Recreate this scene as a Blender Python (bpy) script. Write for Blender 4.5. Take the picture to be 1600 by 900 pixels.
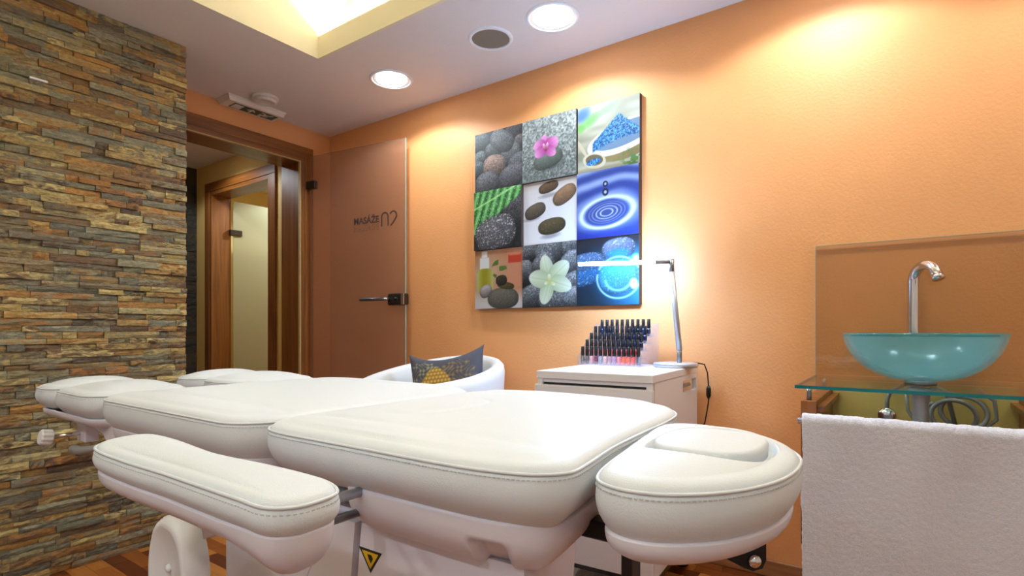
import bpy, bmesh, math, random
import numpy as np
from mathutils import Vector, Matrix, noise as mnoise

random.seed(7)
rng = np.random.default_rng(7)
PI = math.pi
for o in list(bpy.data.objects):
    bpy.data.objects.remove(o)
scene = bpy.context.scene
C = scene.collection

# ------------------------------------------------------------------ camera
EYE = 0.985
cam_d = bpy.data.cameras.new('camera')
cam = bpy.data.objects.new('camera', cam_d)
C.objects.link(cam)
cam.location = (0, 0, EYE)
cam.rotation_euler = (PI / 2, 0, -math.atan2(1203, 857))
cam_d.sensor_width = 36.0
cam_d.lens = 857 / 1600 * 36.0
cam_d.shift_y = 67 / 1600
cam_d.clip_start = 0.02
scene.camera = cam

# ------------------------------------------------------------------ world, exposure
world = bpy.data.worlds.new('world')
scene.world = world
world.use_nodes = True
world.node_tree.nodes['Background'].inputs[0].default_value = (0.9, 0.95, 1.0, 1)
world.node_tree.nodes['Background'].inputs[1].default_value = 0.05
vs = scene.view_settings
vs.view_transform = 'Standard'
vs.look = 'None'
vs.exposure = 0.1
vs.gamma = 1.0
vs.use_curve_mapping = False

DOWNLIGHT_W = 36.0       # power of one ceiling downlight
COVE_W = 25.0            # power of one cove strip
LAMP_E = 430.0            # emission of the desk lamp's light bar

# ------------------------------------------------------------------ room dimensions
XW = 2.40      # orange wall
YB = 3.284     # wall with the doorway
YS = 2.80      # face of the stone wall
XS = 1.238     # end of the stone wall
H = 2.349      # ceiling
XL, YN = -1.7, -1.9


# ================================================================== helpers
def srgb(r, g, b, a=1.0):
    f = lambda c: (c / 255 / 12.92) if c / 255 <= 0.04045 else ((c / 255 + 0.055) / 1.055) ** 2.4
    return (f(r), f(g), f(b), a)


def link(o, parent=None):
    C.objects.link(o)
    if parent is not None:
        o.parent = parent
    return o


def empty(name, loc=(0, 0, 0), rz=0.0, parent=None):
    o = bpy.data.objects.new(name, None)
    o.empty_display_size = 0.05
    o.location = loc
    o.rotation_euler = (0, 0, rz)
    return link(o, parent)


def tag(o, label=None, cat=None, group=None, kind=None):
    if label: o['label'] = label
    if cat: o['category'] = cat
    if group: o['group'] = group
    if kind: o['kind'] = kind
    return o


def thing(name, label, cat, loc=(0, 0, 0), rz=0.0, group=None):
    return tag(empty(name, loc, rz), label, cat, group)


class MB:
    """collects vertices and faces of one mesh"""
    def __init__(s):
        s.v, s.f, s.sm = [], [], []

    def add(s, vs_, fs_, smooth=False):
        n = len(s.v)
        s.v += [tuple(p) for p in vs_]
        s.f += [tuple(i + n for i in f) for f in fs_]
        s.sm += [smooth] * len(fs_)
        return s

    def box(s, x0, x1, y0, y1, z0, z1, bev=0.0):
        if bev > 0:
            bm = bmesh.new()
            bmesh.ops.create_cube(bm, size=1)
            for v in bm.verts:
                v.co = Vector(((x0 + x1) / 2 + v.co.x * (x1 - x0), (y0 + y1) / 2 + v.co.y * (y1 - y0), (z0 + z1) / 2 + v.co.z * (z1 - z0)))
            bmesh.ops.bevel(bm, geom=list(bm.edges), offset=bev, segments=3, profile=0.5, affect='EDGES')
            bm.verts.index_update()
            s.add([v.co[:] for v in bm.verts], [[v.index for v in f.verts] for f in bm.faces], False)
            bm.free()
            return s
        v = [(x0, y0, z0), (x1, y0, z0), (x1, y1, z0), (x0, y1, z0), (x0, y0, z1), (x1, y0, z1), (x1, y1, z1), (x0, y1, z1)]
        return s.add(v, [(3, 2, 1, 0), (4, 5, 6, 7), (0, 1, 5, 4), (1, 2, 6, 5), (2, 3, 7, 6), (3, 0, 4, 7)])

    def rings(s, rings, closed=True, cap0=True, cap1=True, smooth=True):
        """loft through rings of equal count"""
        n = len(rings[0]); vs_ = [p for r in rings for p in r]; fs_ = []
        for k in range(len(rings) - 1):
            for i in range(n if closed else n - 1):
                j = (i + 1) % n
                fs_.append((k * n + i, k * n + j, (k + 1) * n + j, (k + 1) * n + i))
        if cap0: fs_.append(tuple(reversed(range(n))))
        if cap1: fs_.append(tuple(range((len(rings) - 1) * n, len(rings) * n)))
        return s.add(vs_, fs_, smooth)

    def lathe(s, prof, c=(0, 0, 0), n=32, smooth=True, cap0=True, cap1=True):
        rr = [[(c[0] + r * math.cos(2 * PI * i / n), c[1] + r * math.sin(2 * PI * i / n), c[2] + z) for i in range(n)] for r, z in prof]
        return s.rings(rr, True, cap0, cap1, smooth)

    def tube(s, pts, r, n=10, closed=False, smooth=True):
        P = [Vector(p) for p in pts]; m = len(P); rr = []
        up = None
        for i in range(m):
            if closed: t = P[(i + 1) % m] - P[i - 1]
            else: t = P[min(i + 1, m - 1)] - P[max(i - 1, 0)]
            t.normalize()
            if up is None:
                a = Vector((0, 0, 1)) if abs(t.z) < 0.9 else Vector((1, 0, 0))
            else:
                a = up
            b = t.cross(a); b.normalize(); up = b.cross(t); up.normalize()
            rad = r[i] if isinstance(r, (list, tuple)) else r
            rr.append([tuple(P[i] + rad * (math.cos(2 * PI * k / n) * b + math.sin(2 * PI * k / n) * up)) for k in range(n)])
        if closed:
            rr.append(rr[0])
            # close the loop: merge handled by keeping coincident ring
            return s.rings(rr, True, False, False, smooth)
        return s.rings(rr, True, True, True, smooth)

    def prism(s, poly, z0, z1):
        """poly: list of (x,y) counter-clockwise"""
        n = len(poly)
        v = [(x, y, z0) for x, y in poly] + [(x, y, z1) for x, y in poly]
        f = [tuple(reversed(range(n))), tuple(range(n, 2 * n))] + [(i, (i + 1) % n, n + (i + 1) % n, n + i) for i in range(n)]
        return s.add(v, f)

    def xform(s, M):
        s.v = [tuple(M @ Vector(p)) for p in s.v]
        return s

    def build(s, name, mat, parent=None, autosmooth=None):
        me = bpy.data.meshes.new(name)
        me.from_pydata(s.v, [], s.f)
        me.polygons.foreach_set('use_smooth', s.sm)
        me.update()
        if mat is not None:
            me.materials.append(mat)
        o = bpy.data.objects.new(name, me)
        return link(o, parent)


def fix_normals(o):
    bm = bmesh.new(); bm.from_mesh(o.data)
    bmesh.ops.remove_doubles(bm, verts=bm.verts, dist=1e-6)
    bmesh.ops.recalc_face_normals(bm, faces=bm.faces)
    bm.to_mesh(o.data); bm.free(); o.data.update()
    return o


def structure(o, label=None, cat=None):
    o['kind'] = 'structure'
    if label: o['label'] = label
    if cat: o['category'] = cat
    return o


def copy_tree(o, parent=None):
    c = o.copy(); C.objects.link(c); c.parent = parent
    for ch in list(o.children):
        copy_tree(ch, c)
    return c


# ------------------------------------------------------------------ materials
def new_mat(name):
    m = bpy.data.materials.new(name); m.use_nodes = True
    nt = m.node_tree
    return m, nt, nt.nodes['Principled BSDF']


def N(nt, typ, **kw):
    n = nt.nodes.new(typ)
    for k, v in kw.items():
        if k.startswith('i_'):
            key = k[2:]
            n.inputs[int(key) if key.isdigit() else key.replace('_', ' ')].default_value = v
        else:
            setattr(n, k, v)
    return n


def plain(name, col, rough=0.5, metal=0.0, bump=0.0, bscale=60.0, var=0.04, spec=0.5, coat=0.0, stretch=None):
    """procedural surface: colour with a little noise variation and relief"""
    m, nt, p = new_mat(name); L = nt.links
    tc = N(nt, 'ShaderNodeTexCoord')
    src = tc.outputs['Object']
    if stretch:
        mp = N(nt, 'ShaderNodeMapping'); mp.inputs['Scale'].default_value = stretch
        L.new(src, mp.inputs[0]); src = mp.outputs[0]
    ns = N(nt, 'ShaderNodeTexNoise'); ns.inputs['Scale'].default_value = bscale * 0.15; ns.inputs['Detail'].default_value = 4
    L.new(src, ns.inputs['Vector'])
    mx = N(nt, 'ShaderNodeMix', data_type='RGBA')
    c = col
    mx.inputs[6].default_value = tuple(max(0, x * (1 - var)) for x in c[:3]) + (1,)
    mx.inputs[7].default_value = tuple(min(1, x * (1 + var)) for x in c[:3]) + (1,)
    L.new(ns.outputs['Fac'], mx.inputs[0]); L.new(mx.outputs[2], p.inputs['Base Color'])
    p.inputs['Roughness'].default_value = rough; p.inputs['Metallic'].default_value = metal
    p.inputs['Specular IOR Level'].default_value = spec
    p.inputs['Coat Weight'].default_value = coat
    if bump > 0:
        nb = N(nt, 'ShaderNodeTexNoise'); nb.inputs['Scale'].default_value = bscale; nb.inputs['Detail'].default_value = 3
        L.new(src, nb.inputs['Vector'])
        bp = N(nt, 'ShaderNodeBump'); bp.inputs['Strength'].default_value = bump; bp.inputs['Distance'].default_value = 0.01
        L.new(nb.outputs['Fac'], bp.inputs['Height']); L.new(bp.outputs[0], p.inputs['Normal'])
    return m


def wood(name, c1, c2, axis='Z', rough=0.4, scale=1.0, coat=0.1):
    m, nt, p = new_mat(name); L = nt.links
    tc = N(nt, 'ShaderNodeTexCoord'); mp = N(nt, 'ShaderNodeMapping')
    s = {'X': (1.2, 22, 22), 'Y': (22, 1.2, 22), 'Z': (22, 22, 1.2)}[axis]
    mp.inputs['Scale'].default_value = tuple(a * scale for a in s)
    L.new(tc.outputs['Object'], mp.inputs[0])
    n1 = N(nt, 'ShaderNodeTexNoise'); n1.inputs['Scale'].default_value = 1.6; n1.inputs['Detail'].default_value = 6; n1.inputs['Distortion'].default_value = 0.6
    L.new(mp.outputs[0], n1.inputs['Vector'])
    cr = N(nt, 'ShaderNodeValToRGB')
    cr.color_ramp.elements[0].position = 0.3; cr.color_ramp.elements[0].color = c1
    cr.color_ramp.elements[1].position = 0.72; cr.color_ramp.elements[1].color = c2
    L.new(n1.outputs['Fac'], cr.inputs[0])
    L.new(cr.outputs[0], p.inputs['Base Color'])
    p.inputs['Roughness'].default_value = rough; p.inputs['Coat Weight'].default_value = coat
    bp = N(nt, 'ShaderNodeBump'); bp.inputs['Strength'].default_value = 0.08; bp.inputs['Distance'].default_value = 0.003
    L.new(n1.outputs['Fac'], bp.inputs['Height']); L.new(bp.outputs[0], p.inputs['Normal'])
    return m


def emit(name, col, strength):
    m = bpy.data.materials.new(name); m.use_nodes = True; nt = m.node_tree
    nt.nodes.clear()
    e = N(nt, 'ShaderNodeEmission'); e.inputs[0].default_value = col; e.inputs[1].default_value = strength
    o = N(nt, 'ShaderNodeOutputMaterial'); nt.links.new(e.outputs[0], o.inputs[0])
    return m


def film_glass(name, tint, body, mix, rough=0.05, gloss=0.12):
    """thin glass: tinted see-through layer, a share of frosted body, and a fresnel gloss"""
    m = bpy.data.materials.new(name); m.use_nodes = True; nt = m.node_tree; L = nt.links
    nt.nodes.clear()
    tr = N(nt, 'ShaderNodeBsdfTransparent'); tr.inputs[0].default_value = tint
    df = N(nt, 'ShaderNodeBsdfDiffuse'); df.inputs[0].default_value = body
    tl = N(nt, 'ShaderNodeBsdfTranslucent'); tl.inputs[0].default_value = body
    ns = N(nt, 'ShaderNodeTexNoise'); ns.inputs['Scale'].default_value = 3.0
    ad = N(nt, 'ShaderNodeMixShader'); ad.inputs[0].default_value = 0.5
    L.new(df.outputs[0], ad.inputs[1]); L.new(tl.outputs[0], ad.inputs[2])
    m1 = N(nt, 'ShaderNodeMixShader')
    mr = N(nt, 'ShaderNodeMapRange'); mr.inputs[3].default_value = mix * 0.96; mr.inputs[4].default_value = min(1, mix * 1.04)
    L.new(ns.outputs['Fac'], mr.inputs[0]); L.new(mr.outputs[0], m1.inputs[0])
    L.new(tr.outputs[0], m1.inputs[1]); L.new(ad.outputs[0], m1.inputs[2])
    gl = N(nt, 'ShaderNodeBsdfGlossy'); gl.inputs['Roughness'].default_value = rough
    lw = N(nt, 'ShaderNodeLayerWeight'); lw.inputs[0].default_value = 0.5
    pw = N(nt, 'ShaderNodeMath', operation='POWER'); pw.inputs[1].default_value = 4.0
    L.new(lw.outputs['Facing'], pw.inputs[0])
    fr = N(nt, 'ShaderNodeMath', operation='MULTIPLY_ADD'); fr.inputs[1].default_value = 0.55; fr.inputs[2].default_value = gloss * 0.25
    L.new(pw.outputs[0], fr.inputs[0])
    m2 = N(nt, 'ShaderNodeMixShader'); L.new(fr.outputs[0], m2.inputs[0])
    L.new(m1.outputs[0], m2.inputs[1]); L.new(gl.outputs[0], m2.inputs[2])
    o = N(nt, 'ShaderNodeOutputMaterial'); L.new(m2.outputs[0], o.inputs[0])
    return m


def attr_mat(name, attr='paint', rough=0.55, spec=0.4, bump=0.0):
    m, nt, p = new_mat(name); L = nt.links
    a = N(nt, 'ShaderNodeAttribute'); a.attribute_name = attr
    L.new(a.outputs['Color'], p.inputs['Base Color'])
    p.inputs['Roughness'].default_value = rough; p.inputs['Specular IOR Level'].default_value = spec
    if bump:
        tc = N(nt, 'ShaderNodeTexCoord'); nb = N(nt, 'ShaderNodeTexNoise'); nb.inputs['Scale'].default_value = 600
        L.new(tc.outputs['Object'], nb.inputs['Vector'])
        bp = N(nt, 'ShaderNodeBump'); bp.inputs['Strength'].default_value = bump; bp.inputs['Distance'].default_value = 0.002
        L.new(nb.outputs['Fac'], bp.inputs['Height']); L.new(bp.outputs[0], p.inputs['Normal'])
    return m


def stone_mat():
    m, nt, p = new_mat('slate_stone'); L = nt.links
    a = N(nt, 'ShaderNodeAttribute'); a.attribute_name = 'tone'
    a2 = N(nt, 'ShaderNodeAttribute'); a2.attribute_name = 'tone2'
    tc = N(nt, 'ShaderNodeTexCoord'); mp = N(nt, 'ShaderNodeMapping'); mp.inputs['Scale'].default_value = (20, 20, 48)
    L.new(tc.outputs['Object'], mp.inputs[0])
    n1 = N(nt, 'ShaderNodeTexNoise'); n1.inputs['Scale'].default_value = 1.0; n1.inputs['Detail'].default_value = 7; n1.inputs['Roughness'].default_value = 0.62; n1.inputs['Distortion'].default_value = 1.2
    L.new(mp.outputs[0], n1.inputs['Vector'])
    cr = N(nt, 'ShaderNodeValToRGB'); cr.color_ramp.elements[0].position = 0.42; cr.color_ramp.elements[1].position = 0.6
    L.new(n1.outputs['Fac'], cr.inputs[0])
    mx = N(nt, 'ShaderNodeMix', data_type='RGBA')
    L.new(cr.outputs[0], mx.inputs[0]); L.new(a.outputs['Color'], mx.inputs[6]); L.new(a2.outputs['Color'], mx.inputs[7])
    n2 = N(nt, 'ShaderNodeTexNoise'); n2.inputs['Scale'].default_value = 3.2; n2.inputs['Detail'].default_value = 8; n2.inputs['Roughness'].default_value = 0.7
    L.new(mp.outputs[0], n2.inputs['Vector'])
    mr = N(nt, 'ShaderNodeMapRange'); mr.inputs[1].default_value = 0.3; mr.inputs[2].default_value = 0.7; mr.inputs[3].default_value = 0.62; mr.inputs[4].default_value = 1.42
    L.new(n2.outputs['Fac'], mr.inputs[0])
    vm = N(nt, 'ShaderNodeVectorMath', operation='SCALE'); L.new(mx.outputs[2], vm.inputs[0]); L.new(mr.outputs[0], vm.inputs['Scale'])
    L.new(vm.outputs[0], p.inputs['Base Color'])
    p.inputs['Roughness'].default_value = 0.55
    bp = N(nt, 'ShaderNodeBump'); bp.inputs['Strength'].default_value = 0.75; bp.inputs['Distance'].default_value = 0.008
    L.new(n2.outputs['Fac'], bp.inputs['Height']); L.new(bp.outputs[0], p.inputs['Normal'])
    return m


M = {}
M['pale'] = plain('pale_wall_paint', srgb(222, 218, 212), 0.7, bump=0.05, bscale=120, var=0.02)
M['orange'] = plain('orange_paint', srgb(233, 164, 104), 0.55, bump=0.12, bscale=90, var=0.03)
M['ceiling'] = plain('ceiling_paint', srgb(232, 221, 212), 0.8, bump=0.05, bscale=120, var=0.02)
M['cream'] = plain('cream_paint', srgb(238, 226, 194), 0.7, bump=0.05, bscale=120, var=0.02)
M['yellow'] = plain('yellow_paint', srgb(222, 186, 112), 0.6, bump=0.08, bscale=90, var=0.03)
M['beige_panel'] = plain('beige_panel_paint', srgb(214, 188, 104), 0.6, bump=0.05, bscale=90, var=0.03)
M['stone'] = stone_mat()
M['mortar'] = plain('dark_joint', srgb(70, 58, 40), 0.9, bump=0.4, bscale=80, var=0.2)
M['dark_stone'] = plain('dark_stone', srgb(50, 46, 38), 0.7, bump=0.8, bscale=40, var=0.5, stretch=(1, 1, 4))
M['trim_wood'] = wood('stained_trim_wood_upright', srgb(108, 60, 20), srgb(150, 92, 36), 'Z')
M['trim_wood_x'] = wood('stained_trim_wood_lengthwise', srgb(108, 60, 20), srgb(150, 92, 36), 'X')
M['trim_wood_y'] = wood('stained_trim_wood_crosswise', srgb(108, 60, 20), srgb(150, 92, 36), 'Y')
M['base_wood'] = wood('baseboard_wood', srgb(150, 98, 62), srgb(190, 134, 92), 'Y')
M['unit_wood'] = wood('washstand_wood', srgb(120, 66, 26), srgb(170, 104, 48), 'Z')
M['seal'] = plain('seal_strip', srgb(196, 168, 112), 0.6)
M['leather'] = plain('white_leather', srgb(222, 227, 230), 0.5, bump=0.12, bscale=420, var=0.01, spec=0.3)
M['piping'] = plain('white_piping', srgb(224, 227, 228), 0.4, var=0.01)
M['stitch'] = plain('stitch_thread', srgb(200, 200, 196), 0.7, var=0.03)
M['plastic'] = plain('white_plastic', srgb(224, 219, 226), 0.32, var=0.01, spec=0.5)
M['plastic_bright'] = plain('bright_white_plastic', srgb(240, 240, 240), 0.35, var=0.01)
M['black_metal'] = plain('black_metal', srgb(22, 22, 24), 0.4, metal=0.2, var=0.1)
M['black_plastic'] = plain('black_plastic', srgb(20, 20, 24), 0.3, var=0.1)
M['chrome'] = plain('chrome', srgb(226, 226, 228), 0.16, metal=1.0, var=0.02)
M['soft_chrome'] = plain('soft_chrome', srgb(206, 208, 212), 0.28, metal=0.5, var=0.03)
M['steel'] = plain('brushed_steel', srgb(150, 150, 152), 0.32, metal=1.0, var=0.04)
M['bronze'] = plain('dark_bronze', srgb(72, 62, 54), 0.35, metal=0.8, var=0.08)
M['alu'] = plain('silver_lamp_metal', srgb(196, 200, 208), 0.35, metal=0.6, var=0.02)
M['cabinet'] = plain('cabinet_white', srgb(232, 226, 224), 0.4, var=0.01)
M['chair'] = plain('white_leatherette', srgb(232, 234, 236), 0.45, bump=0.08, bscale=260, var=0.01)
M['fascia'] = M['cream']
M['sign_white'] = plain('sign_housing', srgb(232, 222, 208), 0.5, var=0.01)
M['sign_green'] = plain('sign_green', srgb(16, 70, 42), 0.4, var=0.03)
M['white_ink'] = plain('white_ink', srgb(225, 225, 215), 0.5, var=0.01)
M['dark_ink'] = plain('dark_ink', srgb(62, 48, 44), 0.5, var=0.02)
M['faint_ink'] = plain('faint_ink', srgb(132, 92, 66), 0.5, var=0.02)
M['speaker_grille'] = plain('speaker_grille', srgb(142, 132, 116), 0.7, bump=0.5, bscale=900, var=0.05)
M['door_glass'] = film_glass('satin_brown_glass', (0.93, 0.89, 0.86, 1), srgb(200, 164, 138), 0.30, rough=0.3, gloss=0.15)
M['door_glass_pale'] = film_glass('satin_pale_glass', (0.9, 0.92, 0.84, 1), srgb(224, 222, 186), 0.6, rough=0.2, gloss=0.15)
M['glass_edge'] = plain('glass_edge_green', srgb(150, 176, 160), 0.15, var=0.05)
M['splash_glass'] = film_glass('clear_splash_glass', (0.93, 0.905, 0.84, 1), srgb(160, 110, 60), 0.02, rough=0.03, gloss=0.12)
M['shelf_glass'] = film_glass('clear_shelf_glass', (0.96, 0.985, 0.975, 1), srgb(150, 140, 110), 0.03, rough=0.03, gloss=0.2)
M['teal_edge'] = plain('teal_glass_edge', srgb(10, 120, 128), 0.12, var=0.1)
M['bowl'] = film_glass('frosted_teal_glass', (0.80, 0.94, 0.95, 1), srgb(140, 200, 206), 0.42, rough=0.18, gloss=0.2)
M['bowl_rim'] = film_glass('clear_teal_rim', (0.55, 0.82, 0.82, 1), srgb(100, 180, 180), 0.35, rough=0.04, gloss=0.25)
M['acrylic'] = film_glass('clear_acrylic', (0.985, 0.985, 1.0, 1), srgb(235, 232, 245), 0.14, rough=0.05, gloss=0.15)
M['hose'] = plain('grey_hose', srgb(150, 148, 136), 0.35, metal=0.2, var=0.05)
M['lamp_bar'] = emit('lamp_bar_light', (0.36, 0.60, 1.0, 1), LAMP_E)
M['lamp_white'] = emit('downlight_lamp', (0.94, 0.97, 1.0, 1), 22.0)
M['reflector'] = plain('downlight_reflector', srgb(235, 240, 245), 0.25, metal=0.6, var=0.02)
M['cove_tube'] = emit('cove_light_tube', (0.95, 0.98, 1.0, 1), 6.0)
M['fur'] = plain('beige_fur', srgb(196, 184, 164), 0.95, bump=0.9, bscale=160, var=0.2)
M['yellow_sticker'] = plain('warning_yellow', srgb(222, 176, 30), 0.5, var=0.02)
M['black_ink'] = plain('black_ink', srgb(25, 24, 22), 0.5, var=0.05)
M['print'] = attr_mat('canvas_print', 'paint', 0.5, 0.35, 0.0)
M['canvas_edge'] = plain('canvas_side', srgb(72, 52, 44), 0.7, var=0.08)
M['pillow_print'] = attr_mat('pillow_fabric', 'paint', 0.8, 0.2, 0.3)


def towel_mat():
    m, nt, p = new_mat('white_terry'); L = nt.links
    p.inputs['Base Color'].default_value = srgb(238, 234, 238)
    p.inputs['Roughness'].default_value = 0.95
    p.inputs['Sheen Weight'].default_value = 0.4
    tc = N(nt, 'ShaderNodeTexCoord')
    n1 = N(nt, 'ShaderNodeTexNoise'); n1.inputs['Scale'].default_value = 230; n1.inputs['Detail'].default_value = 5; n1.inputs['Roughness'].default_value = 0.7
    L.new(tc.outputs['Object'], n1.inputs['Vector'])
    mx = N(nt, 'ShaderNodeMix', data_type='RGBA'); mx.inputs[6].default_value = srgb(206, 204, 216); mx.inputs[7].default_value = srgb(240, 240, 250)
    L.new(n1.outputs['Fac'], mx.inputs[0]); L.new(mx.outputs[2], p.inputs['Base Color'])
    bp = N(nt, 'ShaderNodeBump'); bp.inputs['Strength'].default_value = 0.55; bp.inputs['Distance'].default_value = 0.006
    L.new(n1.outputs['Fac'], bp.inputs['Height']); L.new(bp.outputs[0], p.inputs['Normal'])
    return m


M['towel'] = towel_mat()


# ================================================================== THE SETTING
# ---- ceiling with the square recess
RX0, RX1, RY0, RY1 = -0.62, 1.675, -1.15, 2.389     # opening of the recess
CV = 0.175                                          # depth of the cove behind the fascia
ZT = 2.78
mb = MB()
T = 0.02
mb.box(RX1 + CV, XW + 0.1, YN, YB + 0.25, H, H + 0.06)
mb.box(RX1, RX1 + CV, YN, RY0, H, H + 0.06)
mb.box(RX1, RX1 + CV, RY0, RY1, H, H + T)
mb.box(RX1, RX1 + CV, RY1, YB + 0.25, H, H + 0.06)
mb.box(XL - 0.1, RX0 - CV, YN, YB, H, H + 0.06)
mb.box(RX0 - CV, RX0, YN, RY0, H, H + 0.06)
mb.box(RX0 - CV, RX0, RY0, RY1, H, H + T)
mb.box(RX0 - CV, RX0, RY1, YB, H, H + 0.06)
mb.box(RX0, RX1, YN, RY0, H, H + 0.06)
mb.box(RX0, RX1, RY1, YB + 0.25, H, H + 0.06)
ceil = structure(mb.build('ceiling', M['ceiling']), 'flat pinkish white ceiling with a square lit recess', 'ceiling')
for a, b in ((RX1 - 0.002, RX1 + 0.014), (RX0 - 0.014, RX0 + 0.002)):
    MB().box(a, b, RY0, RY1 - 0.003, H - 0.0005, H + 0.109).build('recess_fascia', M['cream'], ceil)
MB().box(RX0 - CV, RX1 + CV, RY1 + 0.001, RY1 + 0.05, H + T + 0.001, ZT).build('recess_side', M['cream'], ceil)
MB().box(RX0, RX1, RY1 - 0.003, RY1 + 0.001, H - 0.0005, ZT).build('recess_side', M['cream'], ceil)
MB().box(RX0 - CV, RX1 + CV, RY0 - 0.05, RY0, H + 0.001, ZT).build('recess_side', M['cream'], ceil)
MB().box(RX1 + CV, RX1 + CV + 0.05, RY0 - 0.05, RY1 + 0.05, H + 0.061, ZT).build('recess_side', M['cream'], ceil)
MB().box(RX1 + CV - 0.004, RX1 + CV, RY0, RY1, H + T, H + 0.07).build('recess_side', M['cream'], ceil)
MB().box(RX0 - CV - 0.05, RX0 - CV, RY0 - 0.05, RY1 + 0.05, H + 0.061, ZT).build('recess_side', M['cream'], ceil)
MB().box(RX0 - CV - 0.05, RX1 + CV + 0.05, RY0 - 0.05, RY1 + 0.05, ZT, ZT + 0.05).build('recess_top', M['cream'], ceil)

# cove light strips lying behind the fascia boards
for xc, nm in ((RX1 + 0.095, 'white light strip hidden in the ceiling recess nearest the orange wall'),
               (RX0 - 0.095, 'white light strip hidden in the ceiling recess opposite the orange wall')):
    t = thing('cove_light', nm, 'light strip', (xc, (RY0 + RY1) / 2, H + T))
    ln = (RY1 - RY0) * 0.97
    MB().box(-0.02, 0.02, -ln / 2, ln / 2, 0.0, 0.012).build('tray', M['plastic_bright'], t)
    MB().tube([(0, -ln / 2, 0.022), (0, ln / 2, 0.022)], 0.009, 10).build('tube', M['cove_tube'], t)
    ld = bpy.data.lights.new('cove_glow', 'AREA'); ld.shape = 'RECTANGLE'; ld.size = 0.03; ld.size_y = ln
    ld.energy = COVE_W; ld.color = (0.84, 0.93, 1.0)
    lo = link(bpy.data.objects.new('cove_glow', ld), t); lo.location = (0, 0, 0.04); lo.rotation_euler = (PI, 0, 0)

# ---- walls
structure(MB().box(XW, XW + 0.1, YN, YB + 0.001, -0.05, H).build('wall_right', M['orange']), 'orange painted wall behind the framed prints and washbasin', 'wall')
DX0, DX1, DZ = 1.30, 2.195, 2.15       # doorway
mb = MB()
mb.box(XS, DX0, YB, YB + 0.2, 0, H)
mb.box(DX1, XW + 0.1, YB, YB + 0.2, 0, H)
mb.box(DX0, DX1, YB, YB + 0.2, DZ, H)
structure(mb.build('wall_back', M['orange']), 'orange wall above and beside the wooden doorway', 'wall')
structure(MB().box(XL - 0.1, XW + 0.1, YN - 0.1, YN, -0.05, H + 0.06).build('wall_front', M['pale']), 'plain pale wall behind the viewer', 'wall')
structure(MB().box(XL - 0.1, XL, YN, YB + 0.2, -0.05, H + 0.06).build('wall_far_left', M['pale']), 'plain pale side wall outside the picture', 'wall')

# ---- floor
fl = structure(MB().box(XL - 0.1, 4.4, YN - 0.1, 5.6, -0.06, -0.012).build('floor', M['mortar']), 'reddish brown wooden strip parquet floor', 'floor')


def plank_mat():
    m, nt, p = new_mat('parquet'); L = nt.links
    a = N(nt, 'ShaderNodeAttribute'); a.attribute_name = 'tone'
    tc = N(nt, 'ShaderNodeTexCoord'); mp = N(nt, 'ShaderNodeMapping'); mp.inputs['Scale'].default_value = (90, 5, 10)
    L.new(tc.outputs['Object'], mp.inputs[0])
    n1 = N(nt, 'ShaderNodeTexNoise'); n1.inputs['Scale'].default_value = 1.2; n1.inputs['Detail'].default_value = 5
    L.new(mp.outputs[0], n1.inputs['Vector'])
    mr = N(nt, 'ShaderNodeMapRange'); mr.inputs[3].default_value = 0.65; mr.inputs[4].default_value = 1.35
    L.new(n1.outputs['Fac'], mr.inputs[0])
    vm = N(nt, 'ShaderNodeVectorMath', operation='SCALE'); L.new(a.outputs['Color'], vm.inputs[0]); L.new(mr.outputs[0], vm.inputs['Scale'])
    L.new(vm.outputs[0], p.inputs['Base Color']); p.inputs['Roughness'].default_value = 0.28
    return m


M['parquet'] = plank_mat()
PL = [srgb(150, 84, 34), srgb(176, 104, 44), srgb(124, 62, 24), srgb(104, 50, 22), srgb(190, 122, 56), srgb(140, 74, 30)]


def set_col(o, name, cols):
    at = o.data.attributes.new(name, 'FLOAT_COLOR', 'POINT')
    at.data.foreach_set('color', np.asarray(cols, dtype=np.float32).ravel())


stuff_v, stuff_c = MB(), []
nparts = 0
x = XL
row = 0
while x < XW:
    x1 = min(x + 0.065, XW)
    y = YN - random.random() * 0.3
    while y < YB + 0.2:
        ln = random.choice((0.26, 0.32, 0.42))
        a, b = max(y, YN), min(y + ln, YB + 0.2)
        y += ln
        if b - a < 0.02: continue
        col = random.choice(PL)
        near = (0.25 < x < 1.35 and 2.1 < b and a < 2.85) or (1.3 < x and b > 0.1 and a < 1.2)
        if x < XS and a > YS + 0.05: continue
        if near and nparts < 280:
            nparts += 1
            o = MB().box(x + 0.0006, x1 - 0.0006, a + 0.0006, b - 0.0006, -0.012, random.uniform(-0.0006, 0)).build('plank', M['parquet'], fl)
            set_col(o, 'tone', [col] * 8)
        else:
            stuff_v.box(x + 0.0006, x1 - 0.0006, a + 0.0006, b - 0.0006, -0.012, random.uniform(-0.0006, 0))
            stuff_c += [col] * 8
    x = x1
o = stuff_v.build('planks', M['parquet'], fl); set_col(o, 'tone', stuff_c); o['kind'] = 'stuff'
MB().box(XS, 4.4, YB + 0.2, 5.6, -0.012, -0.002).build('corridor_floor', M['trim_wood_y'], fl)

structure(MB().box(XW - 0.016, XW, YN, YB, 0, 0.067, 0.004).build('baseboard_right', M['base_wood']), 'light brown wooden baseboard along the orange wall', 'baseboard')
structure(MB().box(DX1 + 0.062, XW - 0.016, YB - 0.016, YB, 0, 0.067, 0.004).build('baseboard_back', M['base_wood']), 'short wooden baseboard beside the doorway', 'baseboard')

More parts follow.
